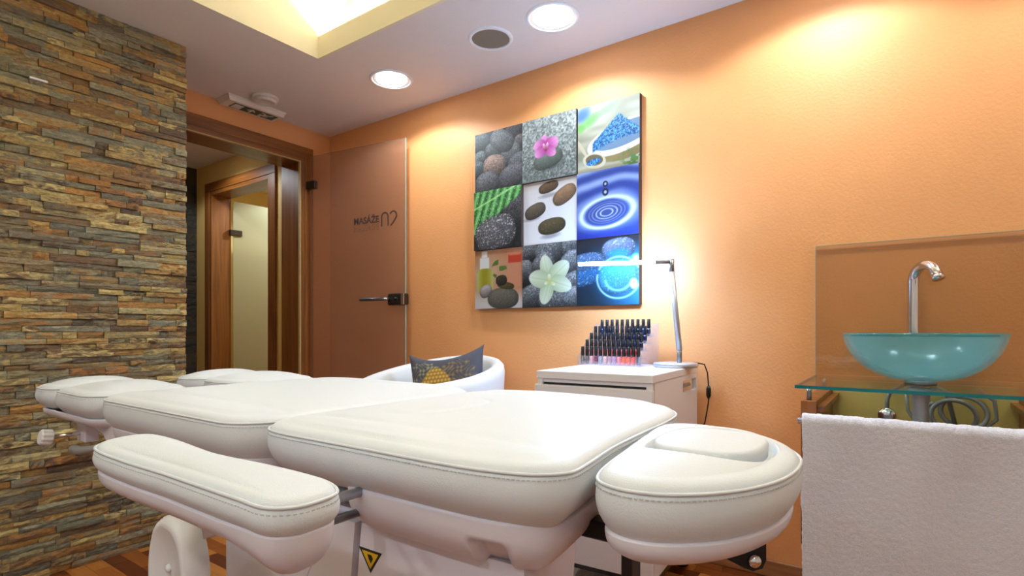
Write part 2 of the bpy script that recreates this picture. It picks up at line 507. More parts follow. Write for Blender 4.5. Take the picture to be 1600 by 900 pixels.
# ---- the stone clad wall
STC = [srgb(*c) for c in ((174, 134, 74), (142, 106, 62), (142, 136, 106), (120, 118, 102), (200, 180, 122), (100, 78, 60), (166, 146, 96), (132, 110, 74), (166, 116, 58), (154, 148, 120), (118, 94, 68), (132, 128, 106), (184, 158, 96), (110, 104, 86))]
sw = structure(MB().box(XL, XS - 0.012, YS + 0.022, YB + 0.2, 0, H).build('wall_left', M['mortar']), 'wall clad in rough split slate strips of ochre, rust and grey', 'wall')


def stone_mesh(x0, x1, z0, z1, d, axis='Y'):
    """a split-face strip with an uneven front, about 40 triangles"""
    nx = 4; w = x1 - x0; g = 0.0006
    x0 += g; x1 -= g; z0 += g; z1 -= g
    rows = [[], [], []]
    for k, zz in enumerate((z0, (z0 + z1) / 2, z1)):
        for i in range(nx + 1):
            xx = x0 + (x1 - x0) * i / nx
            jz = random.uniform(-1, 1) * 0.0012 if k == 1 else random.uniform(-0.0006, 0.0006)
            out = d + random.uniform(-0.0035, 0.0035) - (0.0025 if k != 1 else 0)
            rows[k].append((xx, out, zz + jz))
    v = [p for r in rows for p in r]
    n = nx + 1
    back = [(p[0], -0.02, p[2]) for p in rows[0]] + [(p[0], -0.02, p[2]) for p in rows[2]]
    v += back
    f = []
    for k in range(2):
        for i in range(nx):
            f.append((k * n + i, k * n + i + 1, (k + 1) * n + i + 1, (k + 1) * n + i))
    b0, b1 = 3 * n, 4 * n
    for i in range(nx):
        f.append((b0 + i, b0 + i + 1, i + 1, i))
        f.append((2 * n + i, 2 * n + i + 1, b1 + i + 1, b1 + i))
    f.append((b0, 0, n, 2 * n, b1))
    f.append((nx, b0 + nx, b1 + nx, 3 * n - 1, 2 * n - 1))
    return v, f


cells = []
zr = 0.0
nrow = 88
heights = [random.uniform(0.8, 1.2) for _ in range(nrow)]
sc = H / sum(heights)
# panels four strips high with stepped ends, as ledger slate is laid
z = 0.0
for r in range(nrow):
    hgt = heights[r] * sc
    x = XS
    if (r // 4) % 2: x_first = 0.11
    else: x_first = 0.0
    first = True
    while x > XL:
        ln = random.choice((0.05, 0.075, 0.1, 0.13, 0.17, 0.22)) * random.uniform(0.85, 1.15)
        if first and random.random() < 0.4: ln *= 0.6
        first = False
        a = max(x - ln, XL)
        cells.append((a, x, z, z + hgt))
        x = a
    z += hgt


def seen_size(c):
    a, b, z0, z1 = c
    cx, cz = (a + b) / 2, (z0 + z1) / 2
    dd = cx * 0.8145 + YS * 0.580
    if dd < 0.3: return 0
    u = (cx * 0.580 - YS * 0.8145) / dd
    px = 800 + 857 * u; py = 517 - (cz - EYE) / dd * 857
    if px < -6 or px > 292 or py < -5 or py > 905: return 0
    return (b - a) * (z1 - z0) / dd ** 2


order = sorted(range(len(cells)), key=lambda i: -seen_size(cells[i]))
big = set(order[:300])
sv, sc1, sc2 = MB(), [], []
prev = None
for i, c in enumerate(cells):
    d = random.choice((0.0, 0.003, 0.006, 0.010, 0.014)) + random.uniform(-0.001, 0.001)
    v, f = stone_mesh(c[0], c[1], c[2], c[3], d)
    v = [(p[0], YS + 0.008 - p[1], p[2]) for p in v]
    f = [tuple(reversed(q)) for q in f]
    f = [tuple(reversed(q)) for q in f]
    c1 = random.choice(STC); c2 = random.choice(STC)
    k = random.uniform(0.8, 1.15)
    c1 = tuple(min(1, t * k) for t in c1[:3]) + (1,)
    if i in big:
        o = MB().add(v, f).build('stone', M['stone'], sw)
        set_col(o, 'tone', [c1] * len(v)); set_col(o, 'tone2', [c2] * len(v))
    else:
        sv.add(v, f); sc1 += [c1] * len(v); sc2 += [c2] * len(v)
# return face of the stone wall towards the doorway
z = 0.0
for r in range(nrow):
    hgt = heights[r] * sc
    y = YS + 0.012
    while y < YB - 0.02:
        ln = random.choice((0.06, 0.1, 0.15, 0.2)); b = min(y + ln, YB - 0.016)
        v, f = stone_mesh(y, b, z, z + hgt, random.choice((0.0, 0.003, 0.006)))
        v = [(XS - 0.012 + p[1], p[0], p[2]) for p in v]
        c1 = random.choice(STC); c2 = random.choice(STC)
        sv.add(v, f); sc1 += [c1] * len(v); sc2 += [c2] * len(v)
        y = b
    z += hgt
o = sv.build('stones', M['stone'], sw); set_col(o, 'tone', sc1); set_col(o, 'tone2', sc2); o['kind'] = 'stuff'

MB().box(0.655, 0.712, YS - 0.010, YS + 0.002, 1.978, 1.986, 0.002).build('white_chip', M['plastic_bright'], sw)['label'] = 'thin white chip stuck to the stones'

# ---- doorway frame
door = structure(empty('door_1', (0, 0, 0)), 'dark stained wooden door frame of the open doorway', 'door frame')
MB().box(DX0 - 0.05, DX1 + 0.062, YB - 0.016, YB, DZ, DZ + 0.068, 0.003).build('head_trim', M['trim_wood_x'], door)
MB().box(DX1, DX1 + 0.062, YB - 0.016, YB, 0, DZ, 0.003).build('side_trim', M['trim_wood'], door)
MB().box(DX0, DX1, YB - 0.010, YB + 0.215, DZ - 0.03, DZ).build('head_jamb', M['trim_wood_x'], door)
MB().box(DX1 - 0.03, DX1, YB - 0.010, YB + 0.215, 0, DZ - 0.03).build('side_jamb', M['trim_wood'], door)
MB().box(DX0, DX0 + 0.03, YB - 0.010, YB + 0.215, 0, DZ - 0.03).build('side_jamb', M['trim_wood'], door)
MB().box(DX0 + 0.03, DX1 - 0.03, YB - 0.012, YB + 0.006, DZ - 0.036, DZ - 0.03).build('seal', M['seal'], door)
MB().box(DX1 - 0.038, DX1 - 0.03, YB - 0.012, YB + 0.006, 0, DZ - 0.036).build('seal', M['seal'], door)

# ---- corridor beyond
CX = 2.225; CE = 4.85
mb = MB()
d0, d1, dz2 = 3.725, 4.61, 2.12
mb.box(CX, CX + 0.14, YB + 0.2, d0, 0, H); mb.box(CX, CX + 0.14, d1, CE + 0.1, 0, H); mb.box(CX, CX + 0.14, d0, d1, dz2, H)
structure(mb.build('wall_corridor_right', M['yellow']), 'yellow corridor wall around the second doorway', 'wall')
we = structure(MB().box(0.5, CX, CE, CE + 0.1, 0, H).build('wall_corridor_end', M['mortar']), 'dark stone clad end wall of the corridor', 'wall')
for k in range(44):
    z0 = k * 0.05
    xx = 1.2
    while xx < CX - 0.01:
        b = min(xx + random.uniform(0.12, 0.34), CX - 0.004)
        v, f = stone_mesh(xx, b, z0, z0 + 0.05, random.choice((0, 0.004, 0.008)))
        MB().add([(p[0], CE - p[1], p[2]) for p in v], f).build('stone', M['dark_stone'], we)
        xx = b
structure(MB().box(0.5, 0.6, YB + 0.2, CE, 0, H).build('wall_corridor_left', M['yellow']), 'yellow left wall of the corridor', 'wall')
structure(MB().box(0.5, XS, YB + 0.2, YB + 0.24, 0, H).build('wall_corridor_front', M['yellow']), 'corridor side of the stone wall', 'wall')
structure(MB().box(0.4, 4.4, YB + 0.25, 5.6, H, H + 0.06).build('ceiling_corridor', M['ceiling']), 'white corridor ceiling', 'ceiling')
mb = MB(); mb.box(CX + 0.14, 4.3, CE + 0.3, CE + 0.4, 0, H); mb.box(4.2, 4.3, 3.3, CE + 0.3, 0, H); mb.box(CX + 0.14, 4.3, 3.3, 3.4, 0, H)
structure(mb.build('wall_other_room', M['yellow']), 'yellow walls of the room across the corridor', 'wall')

door2 = structure(empty('door_2', (0, 0, 0)), 'dark wooden door frame seen across the corridor', 'door frame')
MB().box(CX - 0.016, CX, d0 - 0.07, d1 + 0.07, dz2, dz2 + 0.07, 0.003).build('head_trim', M['trim_wood_y'], door2)
MB().box(CX - 0.016, CX, d0 - 0.07, d0, 0, dz2, 0.003).build('side_trim', M['trim_wood'], door2)
MB().box(CX - 0.016, CX, d1, d1 + 0.07, 0, dz2, 0.003).build('side_trim', M['trim_wood'], door2)
MB().box(CX - 0.01, CX + 0.15, d0, d1, dz2 - 0.03, dz2).build('head_jamb', M['trim_wood_y'], door2)
MB().box(CX - 0.01, CX + 0.15, d1 - 0.03, d1, 0, dz2 - 0.03).build('side_jamb', M['trim_wood'], door2)
MB().box(CX - 0.01, CX + 0.15, d0, d0 + 0.03, 0, dz2 - 0.03).build('side_jamb', M['trim_wood'], door2)
g2 = thing('glass_door', 'pale frosted glass door standing open in the room across the corridor', 'door', (CX + 0.16, d1 - 0.05, 0.0))
MB().box(0, 0.80, 0, 0.008, 0.008, dz2 - 0.05, 0.002).build('glass_panel', M['door_glass_pale'], g2)
for zz in (0.25, 1.78):
    MB().box(-0.03, 0.07, -0.012, 0.02, zz, zz + 0.05, 0.004).build('hinge', M['bronze'], g2)

# ================================================================== CEILING FITTINGS
def downlight(x, y, label, energy=DOWNLIGHT_W, r=0.105, h=H, spot=math.radians(150)):
    t = thing('ceiling_downlight', label, 'downlight', (x, y, h), group='recessed ceiling downlights')
    MB().lathe([(r - 0.006, -0.002), (r - 0.004, -0.006), (r + 0.008, -0.006), (r + 0.012, 0.0)], n=40, cap0=False, cap1=False).build('rim', M['plastic_bright'], t)
    MB().lathe([(r - 0.006, -0.003), (r - 0.012, -0.0015), (r - 0.02, -0.0008), (r * 0.76, -0.0006)], n=40, cap0=False, cap1=False).build('reflector', M['reflector'], t)
    MB().lathe([(r * 0.78, -0.0006), (r * 0.75, -0.006), (r * 0.6, -0.010), (r * 0.3, -0.012), (0.0, -0.0125)], n=32, cap0=False, cap1=False).build('lamp', M['lamp_white'], t)
    ld = bpy.data.lights.new('downlight_beam', 'SPOT'); ld.energy = energy; ld.color = (0.84, 0.93, 1.0)
    ld.spot_size = spot; ld.spot_blend = 0.28; ld.shadow_soft_size = 0.05
    lo = link(bpy.data.objects.new('downlight_beam', ld), t); lo.location = (0, 0, -0.016)
    return t


downlight(2.046, 1.241, 'bright recessed ceiling downlight beside the round speaker, above the prints')
downlight(2.043, 2.259, 'bright recessed ceiling downlight nearest the doorway corner')
downlight(2.045, 0.222, 'recessed ceiling downlight above the washbasin side of the orange wall')
downlight(2.045, -0.80, 'recessed ceiling downlight at the near end of the row by the orange wall')
for yy, lb in ((-0.9, 'recessed ceiling downlight behind the viewer on the far side'), (0.6, 'recessed ceiling downlight above the far side of the room, in the middle of its row'), (2.2, 'recessed ceiling downlight above the far side of the room near the stone wall')):
    downlight(-1.05, yy, lb)
downlight(1.839, 4.09, 'small bright ceiling downlight in the corridor', energy=34.0, r=0.07)
downlight(3.0, 4.15, 'ceiling downlight in the room across the corridor', energy=85.0)

t = thing('ceiling_speaker', 'round grey ceiling speaker with a white rim', 'speaker', (2.026, 1.566, H))
MB().lathe([(0.088, -0.001), (0.0885, -0.007), (0.100, -0.006), (0.106, 0.0)], n=48, cap0=False, cap1=False).build('rim', M['plastic_bright'], t)
MB().lathe([(0.089, -0.0015), (0.06, -0.004), (0.03, -0.0052), (0.0, -0.0056)], n=48, cap0=False, cap1=False).build('grille', M['speaker_grille'], t)

t = thing('smoke_detector', 'round white smoke detector on the ceiling beside the exit sign', 'smoke detector', (1.775, 3.035, H))
MB().lathe([(0.074, 0), (0.074, -0.008), (0.070, -0.012), (0.066, -0.013), (0.064, -0.013)], n=40, cap1=True).build('base', M['sign_white'], t)
MB().lathe([(0.062, -0.012), (0.062, -0.026), (0.056, -0.032), (0.05, -0.032), (0.047, -0.029), (0.0, -0.029)], n=40, cap1=False).build('cover', M['sign_white'], t)

ex = thing('exit_sign', 'white emergency exit sign box with green running man panel above the doorway', 'exit sign', (1.615, 3.141, H))
EL, EW, EH = 0.36, 0.142, 0.032
def rect(z, i): return [(i, i, z), (EL - i, i, z), (EL - i, EW - i, z), (i, EW - i, z)]
mb = MB(); mb.rings([rect(0, 0), rect(-0.009, 0), rect(-0.011, 0.004), rect(-EH, 0.012)], smooth=False)
fix_normals(mb.build('housing', M['sign_white'], ex))
pn = MB().box(0.055, 0.325, 0.033, 0.110, -EH - 0.002, -EH + 0.001).build('pictogram_panel', M['sign_green'], ex)
def flat_poly(pts, z0, z1): return MB().prism(pts, z0, z1)
# arrow and running figure, white on green
zz0, zz1 = -EH - 0.0032, -EH - 0.0018
mb = MB()
mb.box(0.062, 0.115, 0.04, 0.103, zz0, zz1)                    # white door symbol
mb.build('pictogram', M['white_ink'], pn)
mb = MB()
mb.box(0.166, 0.178, 0.060, 0.098, zz0, zz1)
mb.prism([(0.172, 0.041), (0.198, 0.068), (0.191, 0.075), (0.172, 0.056), (0.153, 0.075), (0.146, 0.068)], zz0, zz1)
mb.build('pictogram', M['white_ink'], pn)
mb = MB()
mb.lathe([(0.0, zz0), (0.009, zz0), (0.009, zz1), (0.0, zz1)], (0.236, 0.095, 0), 14, cap0=False, cap1=False)
for (a, b, w) in (((0.242, 0.086), (0.262, 0.066), 0.007), ((0.262, 0.066), (0.246, 0.048), 0.006), ((0.246, 0.048), (0.228, 0.046), 0.005), ((0.262, 0.066), (0.286, 0.058), 0.006), ((0.286, 0.058), (0.300, 0.042), 0.005), ((0.246, 0.083), (0.226, 0.072), 0.004), ((0.246, 0.083), (0.270, 0.090), 0.004), ((0.270, 0.090), (0.282, 0.080), 0.004)):
    A, B = Vector(a), Vector(b); n_ = (B - A).normalized(); q = Vector((-n_.y, n_.x)) * w
    mb.prism([tuple(A - q), tuple(B - q), tuple(B + q), tuple(A + q)], zz0, zz1)
mb.build('pictogram', M['white_ink'], pn)

# ================================================================== GLASS DOOR (open, by the orange wall)
DH = Vector((2.216, 3.250, 0)); dd = Vector((0.144, -0.9896, 0))
gd = thing('glass_door', 'brownish frosted glass door with dark lettering standing open against the orange wall', 'door', DH, math.atan2(dd.y, dd.x))
# local x runs from the hinge to the free edge, local -y faces the room
GW, GH = 0.806, 2.155
gp = MB().box(0.012, GW, -0.005, 0.005, 0.008, GH).build('glass_panel', M['door_glass'], gd)
MB().box(GW, GW + 0.002, -0.005, 0.005, 0.008, GH).build('glass_edge', M['glass_edge'], gp)
for zz in (0.30, 1.935):
    hg = MB().box(-0.018, 0.062, -0.018, 0.014, zz, zz + 0.052, 0.004).build('hinge', M['bronze'], gd)
hz = 1.178
lk = MB().box(GW - 0.125, GW + 0.012, -0.024, 0.022, hz - 0.036, hz + 0.036, 0.012).build('lock_case', M['bronze'], gd)
MB().box(GW - 0.018, GW + 0.006, -0.0275, -0.02, hz - 0.034, hz + 0.034, 0.002).build('lock_plate', M['chrome'], lk)
MB().lathe([(0.012, 0), (0.012, 0.006), (0.0, 0.006)], n=16, cap1=False).xform(Matrix.Translation((GW - 0.052, -0.024, hz)) @ Matrix.Rotation(PI / 2, 4, 'X')).build('keyhole', M['black_metal'], lk)
MB().tube([(GW - 0.105, -0.024, hz), (GW - 0.105, -0.056, hz), (GW - 0.118, -0.064, hz), (GW - 0.30, -0.064, hz)], 0.0105, 12).build('lever', M['steel'], gd)


def text_mesh(name, body, size, mat, parent, M4, width=None, bold=0.0, shear=0.0):
    cu = bpy.data.curves.new(name, 'FONT'); cu.body = body; cu.size = size; cu.extrude = 0.0006; cu.offset = bold; cu.shear = shear
    tmp = bpy.data.objects.new(name, cu); C.objects.link(tmp)
    dg = bpy.context.evaluated_depsgraph_get()
    me = bpy.data.meshes.new_from_object(tmp.evaluated_get(dg))
    bpy.data.objects.remove(tmp)
    vv = np.array([v.co[:] for v in me.vertices])
    if width:
        s = width / (vv[:, 0].max() - vv[:, 0].min())
        for v in me.vertices: v.co.x = (v.co.x - vv[:, 0].min()) * s
    me.transform(M4)
    me.materials.clear(); me.materials.append(mat)
    return link(bpy.data.objects.new(name, me), parent)


UP = Matrix.Translation((0, -0.0062, 0)) @ Matrix.Rotation(PI / 2, 4, 'X')
text_mesh('lettering', 'MASÁŽE', 0.058, M['dark_ink'], gp, Matrix.Translation((0.40, 0, 1.662)) @ UP, 0.205, 0.0012)
text_mesh('lettering', 'MASSAGE', 0.056, M['faint_ink'], gp, Matrix.Translation((0.40, 0, 1.615)) @ UP, 0.205)
def stroke2(pts, w):
    """flat ribbon lettering stroke on the door's face (x, z)"""
    mb = MB(); n = len(pts); Lf, Rt = [], []
    for i in range(n):
        a = Vector(pts[max(i - 1, 0)]); b = Vector(pts[min(i + 1, n - 1)]); d = (b - a).normalized(); q = Vector((-d.y, d.x)) * w / 2
        p = Vector(pts[i]); Lf.append(p + q); Rt.append(p - q)
    rr = [[(l.x, -0.0056, l.y), (r.x, -0.0056, r.y), (r.x, -0.0068, r.y), (l.x, -0.0068, l.y)] for l, r in zip(Lf, Rt)]
    return mb.rings(rr, smooth=False)
# a "0" open at the foot and a "2" without its bar
pts = [(0.626, 1.632)] + [(0.651 - 0.025 * math.cos(a), 1.690 + 0.025 * math.sin(a)) for a in np.linspace(0, PI, 14)] + [(0.676, 1.632)]
fix_normals(stroke2(pts, 0.009).build('lettering', M['dark_ink'], gp))
pts = [(0.716 - 0.026 * math.cos(a), 1.692 + 0.026 * math.sin(a)) for a in np.linspace(0.35, PI + 0.5, 16)] + [(0.716, 1.650), (0.694, 1.632)]
fix_normals(stroke2(pts, 0.009).build('lettering', M['dark_ink'], gp))

# ================================================================== NINE CANVAS PRINTS
PN = 132
gu, gv = np.meshgrid((np.arange(PN) + 0.5) / PN, (np.arange(PN) + 0.5) / PN)     # u right, v up


def vnoise(nx, ny, seed=0):
    r = np.random.default_rng(seed).random((ny + 1, nx + 1))
    X = gu * nx; Y = gv * ny
    i = np.clip(X.astype(int), 0, nx - 1); j = np.clip(Y.astype(int), 0, ny - 1)
    fx = X - i; fy = Y - j; fx = fx * fx * (3 - 2 * fx); fy = fy * fy * (3 - 2 * fy)
    return (r[j, i] * (1 - fx) + r[j, i + 1] * fx) * (1 - fy) + (r[j + 1, i] * (1 - fx) + r[j + 1, i + 1] * fx) * fy


def bg(c0, c1, fac):
    return np.array(c0)[None, None] * (1 - fac[..., None]) + np.array(c1)[None, None] * fac[..., None]


def blend(img, mask, col):
    m = np.clip(mask, 0, 1)[..., None]
    col = np.asarray(col, float)
    if col.ndim == 1: col = col[None, None]
    img[:] = img * (1 - m) + col * m


def local(cx, cy, rx, ry, ang):
    a = math.radians(ang); dx = gu - cx; dy = gv - cy
    return (dx * math.cos(a) + dy * math.sin(a)) / rx, (-dx * math.sin(a) + dy * math.cos(a)) / ry


def pebble(img, cx, cy, rx, ry, ang, col, speck=0.25, seed=0, light=(-0.2, 0.8), lo=0.35, power=2.4, hi=(255, 255, 255), hamt=0.15):
    x, y = local(cx, cy, rx, ry, ang)
    r = (np.abs(x) ** power + np.abs(y) ** power) ** (1 / power)
    m = np.clip((1 - r) / 0.06, 0, 1)
    lx, ly = (gu - cx) / max(rx, ry), (gv - cy) / max(rx, ry)
    sh = np.clip(0.55 + 0.45 * (lx * light[0] + ly * light[1]) / 0.8, 0, 1)
    sh = (lo + (1 - lo) * sh ** 1.3) * 1.18
    edge = 1 - 0.35 * np.clip(r, 0, 1) ** 6
    tex = 1 + speck * (vnoise(90, 90, seed) - 0.5) * 2
    c = np.array(col)[None, None] * (sh * edge * tex)[..., None]
    c = c + (np.array(hi) - c) * (hamt * np.clip((vnoise(60, 60, seed + 5) - 0.72) * 6, 0, 1) * sh)[..., None]
    blend(img, m, c)
    return r


def petal(img, cx, cy, ang, ln, wd, col, tip):
    x, y = local(cx + ln / 2 * math.cos(math.radians(ang)), cy + ln / 2 * math.sin(math.radians(ang)), ln / 2, wd / 2, ang)
    r = np.sqrt(x ** 2 + (y * (1 + 0.15 * x)) ** 2)
    f = np.clip((x + 1) / 2, 0, 1)
    c = bg(col, tip, f) * (1 - 0.12 * np.abs(y) - 0.08 * np.exp(-(y / 0.08) ** 2))[..., None]
    blend(img, (1 - r) / 0.08, c)


def tile_00():
    im = bg((40, 46, 52), (70, 78, 84), vnoise(6, 6, 1))
    P = [(0.12, 0.85, .2, .16, 20, (108, 124, 130)), (0.86, 0.93, .22, .15, -20, (112, 112, 120)), (0.95, 0.72, .12, .12, 0, (120, 112, 112)), (0.38, 0.66, .17, .14, -10, (120, 128, 132)),
         (0.75, 0.55, .22, .16, 30, (132, 138, 142)), (0.10, 0.58, .15, .13, 10, (140, 152, 156)), (0.58, 0.80, .27, .18, -30, (140, 144, 150)), (0.05, 0.38, .17, .17, 0, (120, 134, 140)),
         (0.90, 0.40, .2, .14, 20, (130, 134, 142)), (0.42, 0.40, .25, .20, -5, (196, 168, 156)), (0.78, 0.18, .28, .20, 22, (134, 132, 142)), (0.26, 0.12, .27, .22, 8, (140, 142, 148))]
    for k, q in enumerate(P): pebble(im, *q[:5], q[5], speck=0.3, seed=10 + k, lo=0.25)
    return im


def tile_01():
    g = vnoise(40, 40, 3) * 0.6 + vnoise(90, 90, 4) * 0.4
    im = bg((96, 104, 102), (214, 222, 222), np.clip(g * 1.2 - 0.25 + 0.35 * (gv - 0.5), 0, 1))
    x, y = local(0.5, 0.22, .36, .1, 0); blend(im, 0.55 * np.clip(1 - (x ** 2 + y ** 2), 0, 1), (60, 66, 66))
    pebble(im, 0.49, 0.32, .28, .15, 12, (136, 150, 140), speck=0.08, seed=30, lo=0.3)
    x, y = local(0.49, 0.31, .26, .11, 12); blend(im, 0.6 * (np.abs(y + 0.35 + 0.3 * x * x) < 0.06) * (np.abs(x) < 0.95), (84, 96, 92))
    c1, c2 = (176, 60, 150), (236, 176, 224)
    for a, l, w in ((100, .22, .16), (160, .24, .24), (25, .25, .24), (205, .23, .18), (-35, .22, .17)): petal(im, 0.45, 0.50, a, l, w, c1, c2)
    for a, l, w in ((75, .14, .06), (110, .14, .06)): petal(im, 0.45, 0.45, a, l, w, (130, 30, 80), (250, 220, 235))
    return im


def tile_02():
    im = bg((150, 152, 134), (200, 200, 182), vnoise(3, 14, 6))
    blend(im, np.clip((gv - 0.55) * 2, 0, 1) * vnoise(4, 4, 7), (214, 226, 218))
    for cx, cy, rx, ry, c in ((0.22, .78, .2, .1, (120, 200, 110)), (0.5, .9, .25, .08, (150, 214, 150)), (0.08, .88, .18, .12, (70, 120, 190)), (0.05, .68, .1, .08, (120, 190, 100))):
        x, y = local(cx, cy, rx, ry, 25); blend(im, 0.8 * np.clip(1.1 - (x * x + y * y), 0, 1), c)
    x, y = local(0.80, 0.32, .52, .22, 10); blend(im, (1 - np.sqrt(x * x + y * y)) / 0.06, bg((126, 112, 70), (170, 158, 110), vnoise(8, 3, 8)))
    x, y = local(0.74, 0.44, .60, .23, 12); blend(im, (1 - np.sqrt(x * x + y * y)) / 0.05, (232, 230, 214))
    x, y = local(0.76, 0.47, .52, .17, 12); blend(im, (1 - np.sqrt(x * x + y * y)) / 0.05, (120, 150, 180))
    tex = vnoise(70, 70, 9)
    salt = bg((16, 74, 140), (110, 186, 232), np.clip(tex * 1.6 - 0.3, 0, 1))
    top = 0.80 - np.abs(gu - 0.68) * 0.85
    blend(im, np.clip((top - gv) / 0.03, 0, 1) * np.clip((gv - (0.37 + 0.2 * (gu - 0.7)) + 0.03 * np.cos(gu * 5)) / 0.03, 0, 1) * (gu > 0.25), salt)
    x, y = local(0.28, 0.16, .20, .12, -15); blend(im, (1 - np.sqrt(x * x + y * y)) / 0.06, (212, 206, 184))
    x, y = local(0.28, 0.17, .15, .085, -10); blend(im, (1 - np.sqrt(x * x + y * y)) / 0.06, (120, 108, 84))
    x, y = local(0.27, 0.145, .13, .05, 8); blend(im, (1 - np.sqrt(x * x + y * y)) / 0.1, salt)
    x, y = local(0.07, 0.38, .17, .03, -58); blend(im, (1 - np.sqrt(x * x + y * y)) / 0.1, (206, 198, 176))
    blend(im, (vnoise(24, 24, 12) > 0.62) * np.clip((gu - 0.62) * 4, 0, 1) * np.clip((0.3 - gv) * 6, 0, 1), (96, 140, 76))
    return im


def tile_10():
    im = bg((30, 34, 36), (56, 58, 62), vnoise(20, 20, 13))
    pebble(im, 0.95, 0.62, .35, .26, 20, (96, 96, 102), speck=0.5, seed=40, lo=0.35)
    m = np.clip((gv - (0.22 + 0.62 * gu)) / 0.05, 0, 1)
    a = gu * math.cos(1.15) + gv * math.sin(1.15)
    b = -gu * math.sin(0.9) + gv * math.cos(0.9)
    st = 0.5 + 0.5 * np.sin((gu * 1.0 - gv * 0.35) * 44)
    leaf = bg((28, 92, 34), (150, 224, 140), np.clip(st * 0.75 + 0.25 * vnoise(30, 30, 14), 0, 1))
    blend(im, m, leaf)
    blend(im, np.exp(-((gv - (0.70 + 0.34 * gu)) / 0.018) ** 2), (176, 236, 160))
    blend(im, m * (vnoise(70, 70, 15) > 0.8) * 0.6, (226, 246, 220))
    pebble(im, 0.46, 0.27, .44, .29, 12, (120, 120, 128), speck=0.25, seed=42, lo=0.5, power=2.8, hamt=0.8)
    return im


def tile_11():
    im = bg((188, 184, 186), (236, 236, 240), np.clip(1.1 - gv * 0.6 + 0.1 * (vnoise(3, 3, 16) - 0.5), 0, 1))
    blend(im, np.clip((gv - 0.86) * 5, 0, 1), (184, 160, 140))
    for x0, y0, rx, ry in ((0.48, 0.76, .2, .04), (0.52, 0.12, .2, .05), (0.16, 0.42, .18, .04)):
        x, y = local(x0, y0, rx, ry, 5); blend(im, 0.6 * np.clip(1.2 - (x * x + y * y), 0, 1), (140, 138, 144))
    pebble(im, 0.48, 0.89, .19, .09, 12, (128, 100, 74), speck=0.06, seed=50, lo=0.35)
    pebble(im, 0.77, 0.73, .23, .13, 28, (176, 140, 108), speck=0.06, seed=51, lo=0.4)
    pebble(im, 0.23, 0.54, .21, .12, 18, (132, 116, 100), speck=0.06, seed=52, lo=0.35)
    pebble(im, 0.54, 0.27, .26, .13, 6, (118, 106, 76), speck=0.06, seed=53, lo=0.35)
    return im


def tile_12():
    x, y = local(0.5, 0.36, 1.0, 0.52, 6)
    r = np.sqrt(x * x + y * y)
    w = 0.5 + 0.5 * np.sin(r * 15 - 0.2 + 1.6 * vnoise(4, 4, 17))
    im = bg((52, 74, 150), (206, 220, 244), np.clip(w * 0.7 * np.clip(0.3 + gv * 0.9, 0, 1) - 0.05, 0, 1))
    blend(im, np.exp(-((r - 0.42) / 0.055) ** 2), (214, 226, 242))
    blend(im, np.clip(1 - (r / 0.36) ** 6, 0, 1) * 0.85, (56, 74, 136))
    for rr, a in ((0.10, .9), (0.17, .8), (0.235, .5), (0.29, .35)):
        blend(im, a * np.exp(-((r - rr) / 0.013) ** 2), (206, 218, 240))
    blend(im, np.clip((0.14 - gv) * 8, 0, 1) * 0.75, (28, 48, 150))
    for cy, q in ((0.78, 0.045), (0.66, 0.055)):
        x, y = local(0.48, cy, q, q * 1.1, 0); rr = np.sqrt(x * x + y * y)
        blend(im, (1 - rr) / 0.15, (24, 28, 64)); blend(im, (0.5 - rr) / 0.2, (176, 196, 232))
    return im


def tile_20():
    im = bg((206, 178, 150), (190, 120, 84), np.clip(gu * 0.7 + 0.5 * vnoise(3, 3, 18) - 0.2, 0, 1))
    blend(im, np.clip((0.35 - gv) * 4, 0, 1), (212, 206, 204))
    blend(im, np.clip(0.2 - gu, 0, .2) * 4 * np.clip(gv - 0.6, 0, 1) * 2, (150, 84, 40))
    blend(im, (vnoise(9, 9, 19) > 0.45) * (np.hypot((gu - .52) / .16, (gv - .66) / .16) < 1), (96, 124, 54))
    def band(x0, x1, y0, y1, c, a=1.0): blend(im, a * np.clip((gu - x0) / .02, 0, 1) * np.clip((x1 - gu) / .02, 0, 1) * np.clip((gv - y0) / .02, 0, 1) * np.clip((y1 - gv) / .02, 0, 1), c)
    band(.68, .99, .34, .98, (214, 150, 118), .6); band(.70, .99, .74, .90, (196, 72, 46)); band(.72, .97, .86, .93, (226, 140, 100), .8)
    band(.14, .28, .86, .99, (232, 232, 228)); band(.10, .32, .66, .88, (226, 228, 226))
    x, y = local(.22, .47, .18, .22, 0); blend(im, (1 - (np.abs(x) ** 4 + np.abs(y) ** 4)) / .1, bg((204, 206, 150), (168, 160, 40), np.clip(1.2 - np.abs(x), 0, 1)))
    pebble(im, .24, .30, .14, .11, 20, (206, 194, 196), .05, 60, lo=.4)
    pebble(im, .60, .17, .33, .18, 0, (138, 134, 122), .08, 61, lo=.35)
    pebble(im, .66, .38, .18, .06, -8, (120, 104, 50), .08, 62, lo=.35)
    pebble(im, .57, .47, .12, .09, 5, (74, 66, 54), .08, 63, lo=.35)
    return im


